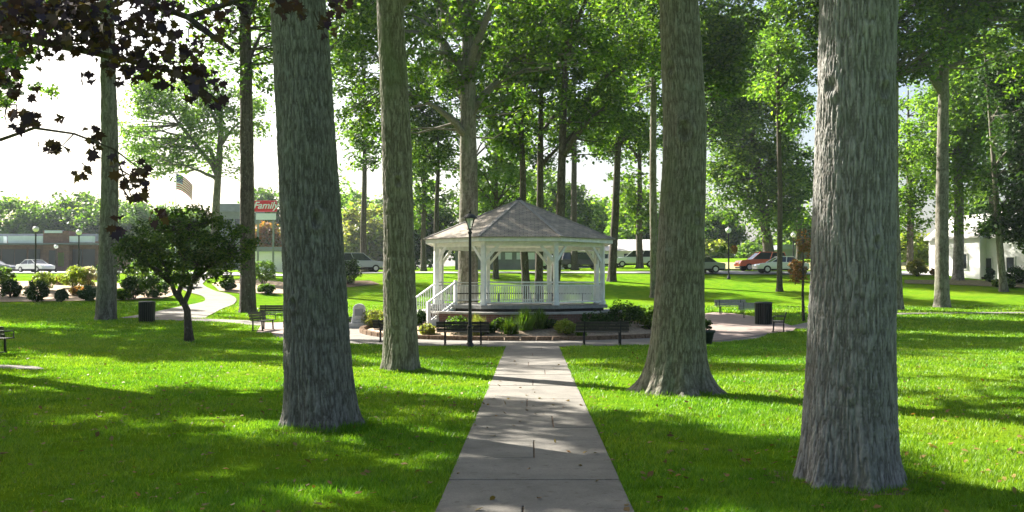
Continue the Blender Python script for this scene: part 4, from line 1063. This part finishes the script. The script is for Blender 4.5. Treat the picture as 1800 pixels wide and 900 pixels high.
for i, (px, d, w, h, m, lb) in enumerate([(925, 38.9, 50, 34, 'leaf_light', 'spiky ornamental grass tuft in the middle of the gazebo bed'), (948, 39.2, 36, 30, 'leaf_mid', 'greener grass tuft right of the middle tuft'), (897, 38.4, 40, 26, 'leaf_mid', 'low grass tuft near the left bench'), (838, 38.4, 40, 32, 'leaf_olive', 'reddish brown tuft behind the lamp post'), (1022, 38.3, 28, 20, 'leaf_light', 'small grass tuft at the end of the right bench')]):
    x = (px - 900) / FPX * d; b = Vector((x, d, float(bedz(x, d)))); k = d / FPX
    foliage('ornamental_grass', lb, 'ornamental grass', b, w / 2 * k, h * k, M[m], 24, 26, .11, 330 + i, 'grass tufts in the gazebo bed', spiky=True)
SB = 'shrubs on the planted bank at the left'
shb = [(18, 524, 40, 32, 'leaf_dark', 'dark rounded shrub near the left edge of the bank'), (66, 531, 44, 36, 'leaf_dark', 'darkest round shrub in the middle of the left bank'), (78, 512, 44, 32, 'leaf_yellow', 'yellow green shrub behind the darkest round shrub'),
 (108, 532, 30, 26, 'leaf_blue', 'small blue green cone shaped shrub'), (128, 506, 52, 36, 'leaf_yellow', 'wide light green shrub higher on the left bank'), (156, 504, 38, 34, 'leaf_pink', 'pale pink flowering shrub beside the tall trunk'),
 (156, 530, 36, 26, 'leaf_blue', 'blue green shrub touching the tall trunk'), (6, 498, 40, 26, 'leaf_mid', 'green shrub at the upper left edge of the bank'), (215, 528, 36, 20, 'leaf_mid', 'low green shrub right of the tall trunk'),
 (236, 526, 50, 40, 'leaf_dark', 'dark shrub under the left of the small tree crown'), (272, 524, 52, 38, 'leaf_dark', 'dark shrub behind the litter bin'), (250, 508, 60, 50, 'leaf_mid', 'tall green shrub behind the small dark tree'),
 (190, 508, 44, 50, 'leaf_dark', 'dark shrub just behind the tall left trunk'), (400, 511, 30, 18, 'leaf_dark', 'low dark shrub right of the curved path'), (463, 502, 44, 46, 'leaf_light', 'large light shrub between the two left trunks'),
 (468, 517, 30, 16, 'leaf_mid', 'low shrub in front of the large light shrub'), (612, 500, 50, 44, 'leaf_dark', 'dark shrub with a leaning bare stem behind the leaning foreground trunk'), (320, 505, 40, 30, 'leaf_mid', 'green shrub inside the bend of the curved path'), (110, 500, 34, 14, 'leaf_rust', 'low reddish brown shrub on the left bank'), (140, 520, 34, 14, 'leaf_rust', 'low rusty shrub beside the blue green shrub'), (-30, 520, 50, 40, 'leaf_mid', 'shrub cut off by the left edge')]
for i, (px, py, w, h, m, lb) in enumerate(shb):
    b = pt(px, py); b.z += .04; k = b.y / FPX
    foliage('shrub', lb, 'shrub', b, w / 2 * k, h * k, M[m], 44, 40, .15, 400 + i, SB, cone=('cone' in lb))
for i, (px, py, w, h, m, lb) in enumerate([(1613, 486, 42, 28, 'leaf_olive', 'clipped round bush at the left corner of the white house'), (1648, 488, 26, 16, 'leaf_rust', 'brown low bush against the lit house wall'), (1790, 498, 60, 26, 'leaf_dark', 'dark bush at the shaded foot of the house'), (1740, 497, 16, 26, 'leaf_blue', 'narrow pale shrub in front of the house corner'), (1401, 495, 34, 36, 'leaf_rust', 'rusty pink flowering bush left of the massive right trunk'), (1765, 506, 40, 14, 'leaf_mid', 'low green ground bush in front of the shaded gable')]):
    b = pt(px, py); b.z += .03; k = b.y / FPX
    foliage('shrub', lb, 'shrub', b, w / 2 * k, h * k, M[m], 50, 40, .16, 450 + i, 'bushes on the right side of the park')

# ------------------------------------------------------------------ cars
def car(px, py, d, rz, col, label, kind='sedan', name='parked_car'):
    b = on(px, d); b.z += .09
    root = empty(name, b, R(rz)); tag(root, label, 'car', 'cars parked along the far streets')
    P = {'sedan': (4.6, 1.78, [(-2.3, .35), (-2.3, .72), (-2.2, .86), (-1.4, .94), (1.0, .96), (2.05, .80), (2.28, .62), (2.3, .35)], [(-1.55, .93), (-.95, 1.38), (.25, 1.42), (1.05, .95)]),
         'suv': (4.6, 1.85, [(-2.3, .42), (-2.3, .9), (-2.2, 1.02), (-1.4, 1.05), (1.05, 1.05), (2.1, .95), (2.28, .75), (2.3, .42)], [(-2.18, 1.03), (-1.95, 1.66), (.3, 1.70), (1.1, 1.04)]),
         'pickup': (5.2, 1.9, [(-2.6, .5), (-2.6, 1.05), (-2.5, 1.08), (-.7, 1.08), (1.25, 1.08), (2.4, 1.0), (2.58, .8), (2.6, .5)], [(-.75, 1.07), (-.6, 1.72), (.6, 1.74), (1.3, 1.07)])}[kind]
    L, Wd, body, cab = P
    def loft(prof, ws, m, nm, par, close=True, bev=.04):
        n = len(prof); q = MB(); vs = []
        for (s, wf) in ws:
            vs += [(x, s * Wd / 2 * wf(z), z) for x, z in prof]
        nr = len(ws)
        fs = [tuple(range(n)), tuple((nr - 1) * n + k for k in range(n))[::-1]]
        for j in range(nr - 1): fs += [(j * n + k, (j + 1) * n + k, (j + 1) * n + (k + 1) % n, j * n + (k + 1) % n) for k in range(n)]
        q.add(vs, fs); return q.build(nm, m, par, bevel=bev)
    one = lambda z: 1.0 - .10 * max(0, .55 - z) - .08 * max(0, z - .8)
    loft(body, [(-1, one), (1, one)], paint(name + ' paint', col), 'body', root)
    zt = max(z for _, z in cab); z0 = cab[0][1]
    wc = lambda z: .93 - .16 * (z - z0) / (zt - z0)
    loft(cab, [(-1, wc), (1, wc)], M['carglass'], 'windows', root, bev=.02)
    xs_ = [p[0] for p in cab]
    q = MB()
    rw = Wd * wc(zt)
    q.box(((cab[1][0] + cab[2][0]) / 2, 0, zt + .012), (cab[2][0] - cab[1][0] + .12, rw * 1.0, .05))
    for s in (-1, 1):
        for (a, c) in ((cab[0], cab[1]), (cab[3], cab[2]), (((cab[0][0] + cab[3][0]) / 2, z0), ((cab[1][0] + cab[2][0]) / 2, zt))):
            q.beam((a[0], s * Wd / 2 * wc(a[1]) , a[1]), (c[0], s * Wd / 2 * wc(c[1]), c[1]), .07, .05)
    q.build('roof', paint(name + ' roof paint', col), root, bevel=.01)
    ax = L * .31
    for s in (-1, 1):
        for x in (-ax, ax):
            w = MB(); n = 20
            vs = []
            for yy in (s * (Wd / 2 - .20), s * (Wd / 2 + .015)):
                for k in range(n): a = 2 * math.pi * k / n; vs.append((x + .33 * math.cos(a), yy, .33 + .33 * math.sin(a)))
            w.add(vs, [tuple(range(n)), tuple(range(n, 2 * n))[::-1]] + [(k, n + k, n + (k + 1) % n, (k + 1) % n) for k in range(n)])
            wo = w.build('wheel', M['tyre'], root)
            w = MB(); vs = []
            for yy in (s * (Wd / 2 - .1), s * (Wd / 2 + .025)):
                for k in range(n): a = 2 * math.pi * k / n; vs.append((x + .19 * math.cos(a), yy, .33 + .19 * math.sin(a)))
            w.add(vs, [tuple(range(n)), tuple(range(n, 2 * n))[::-1]] + [(k, n + k, n + (k + 1) % n, (k + 1) % n) for k in range(n)])
            w.build('rim', M['rim'], wo)
        MB().box((L / 2 - .03, s * Wd * .36, .68), (.1, .36, .13)).build('headlight', M['globe'], root, bevel=.02)
        MB().box((-L / 2 + .03, s * Wd * .37, .74), (.1, .3, .14)).build('tail_light', M['red'], root, bevel=.02)
    MB().box((0, 0, .30), (L * .96, Wd * .9, .14)).build('underbody', M['tyre'], root)
    return root
car(1372, 480, 89.5, 183, (.78, .78, .78), 'white sedan parked in front of the orange car on the right')
car(1338, 0, 94.6, 186, (.55, .10, .03), 'orange red car behind the white sedan', 'suv')
car(1226, 0, 90, 180, (.25, .26, .28), 'grey car half hidden by the flared trunk')
car(630, 0, 94, 20, (.38, .40, .43), 'silver car seen between the two left trunks', 'suv')
car(1022, 0, 106, 8, (.05, .05, .055), 'black car seen through the right side of the gazebo', 'suv')
car(1118, 0, 106, 175, (.68, .70, .72), 'silver car just left of the flared trunk', 'suv')
car(62, 0, 118, -28, (.80, .80, .80), 'white car in front of the brick shops')
car(1064, 0, 110, 178, (.6, .61, .62), 'pale grey car beside the thin dark tree trunk')
car(985, 0, 110, 10, (.42, .47, .54), 'pale blue grey car behind the right gazebo post')
car(-10, 0, 124, 0, (.20, .20, .22), 'dark car at the left end of the brick shops')

# ------------------------------------------------------------------ buildings
def bx(root, name, px0, px1, py0, py1, d, depth, mat, off=0, bevel=0):
    a = at(px0, py0, d + off); c = at(px1, py1, d + off); z1, z0 = max(a.z, c.z), min(a.z, c.z)
    return MB().box(((a.x + c.x) / 2 - root.location.x, d + off + depth / 2 - root.location.y, (z0 + z1) / 2 - root.location.z), (abs(c.x - a.x), depth, z1 - z0)).build(name, mat, root, bevel=bevel)
d = 142
root = empty('shop_building', on(70, d)); tag(root, 'long low brick shop building with pale fascia panels at the left', 'building')
bx(root, 'wall', -160, 172, 424, 486, d, 12, M['brick'])
bx(root, 'center_bay', 76, 121, 406, 486, d, 8, M['brick'], -1.2)
bx(root, 'bay_cap', 78, 108, 405, 409.5, d, 3, M['fascia'], -1.5)
bx(root, 'parapet', -160, 172, 411, 423.8, d, 10, M['roofgrey'], .6)
bx(root, 'fascia_panel', 14, 75, 415, 427, d, 1.0, M['fascia'], -1.3)
bx(root, 'fascia_panel', 122, 162, 415, 426, d, 1.0, M['fascia'], -1.3)
bx(root, 'fascia_panel', -120, 6, 415, 427, d, 1.0, M['fascia'], -1.3)
bx(root, 'canopy', -160, 172, 427.3, 429.5, d, 1.9, M['roofgrey'], -2.0)
for k, px in enumerate([-120, -95, -70, -45, -20, 4, 26, 50, 124, 146]):
    w = bx(root, 'shop_window', px, px + 20, 438, 472, d, .1, M['glassw'], -.12)
    bx(w, 'window_frame', px + 9.3, px + 10.7, 438, 472, d, .08, M['fascia'], -.2) if False else None
bx(root, 'door', 86, 96, 440, 478, d, .1, M['glassw'], -1.32)
bx(root, 'poster', 102, 112, 444, 468, d, .05, M['leaf_olive'], -1.27)
d = 175
root = empty('office_building', on(400, d)); tag(root, 'blue grey flat roofed building rising behind the small dark tree', 'building')
bx(root, 'wall', 380, 425, 372, 480, d, 14, M['wallgrey'])
bx(root, 'roof', 376, 428, 358, 371.8, d, 15, M['roofgrey'], -.5)
for px in range(385, 420, 14): bx(root, 'window', px, px + 8, 385, 400, d, .1, M['glassw'], -.1)
d = 128
root = empty('roadside_building', on(505, d)); tag(root, 'small pale building behind the leaning foreground trunk', 'building')
bx(root, 'wall', 430, 560, 442, 480, d, 8, M['siding'])
bx(root, 'roof', 426, 564, 434, 441.8, d, 9, M['roofgrey'], -.4)
bx(root, 'window', 433, 444, 448, 462, d, .1, M['glassw'], -.1)
d = 120
root = empty('pale_hall', on(1050, d)); tag(root, 'long pale low hall with light roof behind the right side of the gazebo', 'building')
bx(root, 'wall', 955, 1160, 440, 478, d, 10, M['siding'])
a = at(952, 441, d - .4); c = at(1163, 421, d + 5); bq = root.location
q = MB(); x0, x1 = a.x - bq.x, c.x * (d - .4) / (d + 5) - bq.x
q.add([(x0, -.5, a.z - bq.z), (x1, -.5, a.z - bq.z), (x1, 5, c.z - bq.z), (x0, 5, c.z - bq.z), (x0, 10.6, a.z - bq.z), (x1, 10.6, a.z - bq.z)], [(0, 1, 2, 3), (3, 2, 5, 4), (0, 3, 4), (1, 5, 2), (0, 4, 5, 1)])
q.build('roof', M['roofpale'], root)
for px in range(965, 1150, 22): bx(root, 'window', px, px + 9, 446, 458, d, .08, M['glassw'], -.08)
d = 116
root = empty('block_shed', on(900, d)); tag(root, 'long low grey block building seen between the gazebo posts', 'building')
bx(root, 'wall', 800, 950, 440, 478, d, 8, M['wallgrey'])
bx(root, 'roof', 796, 954, 430, 439.8, d, 9, M['darkgap'], -.4)
for px in range(808, 940, 20): bx(root, 'window', px, px + 12, 444, 456, d, .08, M['fascia'], -.08)
d = 140
root = empty('far_house', on(1400, d)); tag(root, 'low grey blue house glimpsed right of the dark tree trunk', 'house')
bx(root, 'wall', 1375, 1440, 438, 462, d, 6, M['wallgrey']); bx(root, 'roof', 1372, 1443, 430, 437.8, d, 7, M['roofgrey'], -.4)

def house(C, L, W, hw, hr, label, ang):
    root = empty('white_house', C, ang); tag(root, label, 'house')
    # local: gable wall along +X (width W) facing -Y; side wall along +Y (length L) at x=0
    MB().add([(0, 0, -.3), (W, 0, -.3), (W, L, -.3), (0, L, -.3), (0, 0, hw), (W, 0, hw), (W, L, hw), (0, L, hw), (W / 2, 0, hr), (W / 2, L, hr)],
             [(0, 1, 5, 8, 4), (1, 2, 6, 5), (3, 7, 9, 6, 2), (0, 4, 7, 3)]).build('wall', M['siding'], root)
    o = .3; s = (hr - hw) / (W / 2)
    for sgn in (-1, 1):
        q = MB(); e = -o if sgn < 0 else W + o; ze = hw - s * o + .03; zr = hr + .03
        vs = [(e, -o, ze), (e, L + o, ze), (W / 2, L + o, zr), (W / 2, -o, zr)]
        q.add(vs + [(v[0], v[1], v[2] + .14) for v in vs], [(0, 1, 2, 3), (7, 6, 5, 4), (0, 4, 5, 1), (1, 5, 6, 2), (2, 6, 7, 3), (3, 7, 4, 0)])
        q.build('roof', M['roofpale'], root)
    MB().box((W / 2, -.012, -.05), (W * .99, .03, .5)).build('foundation', M['darkgap'], root)
    for (x, z) in ((W * .36, 1.5),):
        w = MB().box((x, -.02, z), (.85, .05, 1.25)).build('window', M['glassw'], root)
        q = MB()
        for dx in (-.47, .47): q.box((x + dx, -.045, z), (.09, .05, 1.4))
        for dz_ in (-.67, 0, .67): q.box((x, -.045, z + dz_), (1.0, .055, .08))
        q.build('window_frame', M['siding'], w)
    for yy in (L * .3, L * .7):
        w = MB().box((-.02, yy, 1.5), (.05, .8, 1.2)).build('window', M['glassw'], root)
        q = MB()
        for dy in (-.45, .45): q.box((-.045, yy + dy, 1.5), (.05, .09, 1.36))
        for dz_ in (-.65, .65): q.box((-.045, yy, 1.5 + dz_), (.055, 1.0, .08))
        q.build('window_frame', M['siding'], w)
    q = MB()
    for x in (.06, W - .06): q.box((x, -.02, hw / 2), (.13, .05, hw - .01))
    q.build('corner_board', M['siding'], root)
    return root
C = on(1722, 84); hz = C.z
house(C + Vector((0, 0, .0)), 6.0, 5.0, 3.6, 5.4, 'small white clapboard house with a pale roof, its side wall lit by the sun', math.atan2(.30, .95))
house(on(1808, 80), 6.0, 6.0, 3.9, 6.0, 'second white house cut off by the right edge of the photo', math.atan2(.30, .95))

# ------------------------------------------------------------------ sign, flag
d = 122
root = empty('pole_sign', on(466, d)); tag(root, 'red roadside sign with white script lettering on tall posts', 'sign')
bx(root, 'sign_panel', 447, 486, 352.5, 372, d, .4, M['red'], 0, .05)
bx(root, 'sign_frame', 445.8, 447, 351, 373.5, d, .5, M['fascia'], -.05)
bx(root, 'lower_panel', 450, 484, 375, 386, d, .35, M['fascia'], .02)
bx(root, 'post', 452, 453.8, 386.2, 490, d, .3, M['wallgrey'], .05); bx(root, 'post', 479, 480.8, 386.2, 490, d, .3, M['wallgrey'], .05)
tc = bpy.data.curves.new('lettering', 'FONT'); tc.body = 'Family'; tc.size = 1.15; tc.extrude = .02; tc.align_x = 'CENTER'; tc.align_y = 'CENTER'; tc.shear = .35; tc.offset = .018
to = bpy.data.objects.new('lettering', tc); COL.objects.link(to)
dg = bpy.context.evaluated_depsgraph_get(); me = bpy.data.meshes.new_from_object(to.evaluated_get(dg)); bpy.data.objects.remove(to)
lo = bpy.data.objects.new('lettering', me); COL.objects.link(lo); me.materials.clear(); me.materials.append(M['fascia']); lo.parent = root
p = at(466.5, 361.5, d) - root.location; lo.location = (p.x, -.03, p.z); lo.rotation_euler = (math.pi / 2, 0, 0)

d = 112
fb = on(308, d); root = empty('flagpole', fb); tag(root, 'tall pale flagpole above the small dark tree', 'flagpole')
H = at(308, 300, d).z - fb.z
MB().tube([(0, 0, 0), (0, 0, H)], [.09, .04], 10).build('pole', M['fascia'], root); MB().lathe([(.02, H), (.09, H + .06), (.09, H + .12), (.02, H + .18)], 10).build('finial', M['fascia'], root, True)
fr = empty('flag', (fb.x, fb.y, fb.z + H - .35)); tag(fr, 'striped red and white flag with blue corner drooping from its pole', 'flag')
def fpt(u, v):   # u along the fly, v down the hoist; hanging with folds
    x = .05 + u * 1.75; z = -v * 1.7 - u * u * 1.15 - u * .15; y = .16 * math.sin(u * 9 + v) * (.3 + u) ; return (x, y, z)
for nm, pred, mt in (('red_stripes', lambda i, j: (j % 2 == 0) and not (i < 8 and j < 7), 'redcloth'), ('white_stripes', lambda i, j: (j % 2 == 1) and not (i < 8 and j < 7), 'whitecloth'), ('blue_canton', lambda i, j: i < 8 and j < 7, 'blue')):
    q = MB()
    for i in range(20):
        for j in range(13):
            if pred(i, j): q.add([fpt(i / 20, j / 13), fpt((i + 1) / 20, j / 13), fpt((i + 1) / 20, (j + 1) / 13), fpt(i / 20, (j + 1) / 13)], [(0, 1, 2, 3)])
    o = q.build(nm, M[mt], fr)
    bmm = bmesh.new(); bmm.from_mesh(o.data); bmesh.ops.remove_doubles(bmm, verts=bmm.verts[:], dist=.001); bmm.to_mesh(o.data); bmm.free()
q = MB()
for r_ in range(5):
    for c_ in range(5):
        x, y, z = fpt((.5 + c_ * 1.55) / 20, (.7 + r_ * 1.35) / 13); q.box((x, y - .02, z), (.06, .01, .06), 0, 0, .78)
q.build('stars', M['whitecloth'], fr)

# ------------------------------------------------------------------ fallen leaves
def litter():
    g = np.random.default_rng(78); n = 4600
    d = 7 + 26 * g.random(n) ** 1.4; x = (g.random(n) - .5) * 2 * (d * .54 + 1)
    nz = vnoise(x * .35, d * .35, 0, 9); keep = g.random(n) < (.25 + 1.2 * (nz - .35).clip(0, 1)); x = x[keep]; d = d[keep]; n = len(x)
    c = np.stack([x, d, ground(x, d) + .035 + .02 * g.random(n)], -1)
    l = PL0.x + (PL1.x - PL0.x) * (d - PL0.y) / (PL1.y - PL0.y); r = PR0.x + (PR1.x - PR0.x) * (d - PR0.y) / (PR1.y - PR0.y)
    onp = (x > l) & (x < r); c[onp, 2] = .035; 
    kp = ~onp | (g.random(n) < .35); c = c[kp]; n = len(c)
    t = g.normal(size=(n, 3)); t[:, 2] *= .3; t /= np.linalg.norm(t, axis=1)[:, None]; nr = np.stack([g.normal(size=n) * .3, g.normal(size=n) * .3, np.ones(n)], -1); b_ = np.cross(nr, t); b_ /= np.linalg.norm(b_, axis=1)[:, None]
    s = (.035 + .05 * g.random(n))[:, None]
    V = np.stack([c - t * s * .6, c + b_ * s * .35 - t * s * .1, c + b_ * s * .3 + t * s * .25, c + t * s * .65, c - b_ * s * .3 + t * s * .25, c - b_ * s * .35 - t * s * .1], 1); V[:, 1, 2] += .008; V[:, 4, 2] += .01
    tag(np_mesh('fallen_leaves', V.reshape(-1, 3), np.arange(6 * n).reshape(-1, 6), M['leaflitter']), kind='stuff')
litter()

# ------------------------------------------------------------------ haze
HAZE = .00016
m = bpy.data.materials.new('haze'); m.use_nodes = True; nt = m.node_tree; nt.nodes.clear()
ov = nt.nodes.new('ShaderNodeOutputMaterial'); pv = nt.nodes.new('ShaderNodeVolumePrincipled'); pv.inputs['Density'].default_value = HAZE; pv.inputs['Color'].default_value = (.8, .9, 1, 1); pv.inputs['Anisotropy'].default_value = .35
nt.links.new(pv.outputs[0], ov.inputs['Volume'])
if HAZE > 0:
    tag(MB().box((0, 600, 24), (2000, 2200, 62)).build('haze', m), kind='stuff')

# ------------------------------------------------------------------ light
SUN_AZ, SUN_EL = -48.7, 35.0
w = bpy.data.worlds.new('World'); SC.world = w; w.use_nodes = True; nt = w.node_tree
sky = nt.nodes.new('ShaderNodeTexSky'); sky.sky_type = 'NISHITA'; sky.sun_disc = False; sky.sun_elevation = R(SUN_EL); sky.sun_rotation = R(SUN_AZ); sky.dust_density = 4; sky.air_density = 1; sky.altitude = 0
nt.links.new(sky.outputs[0], nt.nodes['Background'].inputs[0]); nt.nodes['Background'].inputs[1].default_value = .05
sl = bpy.data.lights.new('sun', 'SUN'); sl.energy = 5.0; sl.angle = R(.5); sl.color = (1, .95, .86)
so = bpy.data.objects.new('sun', sl); COL.objects.link(so)
dv = Vector((math.sin(R(SUN_AZ)) * math.cos(R(SUN_EL)), math.cos(R(SUN_AZ)) * math.cos(R(SUN_EL)), math.sin(R(SUN_EL))))
so.rotation_euler = dv.to_track_quat('Z', 'Y').to_euler()
vs_ = SC.view_settings; vs_.view_transform = 'Standard'; vs_.look = 'None'; vs_.exposure = 2.25; vs_.gamma = 1; vs_.use_curve_mapping = False
SC.cycles.max_bounces = 8; SC.cycles.transparent_max_bounces = 8; SC.cycles.volume_bounces = 0
SC.cycles.use_denoising = True
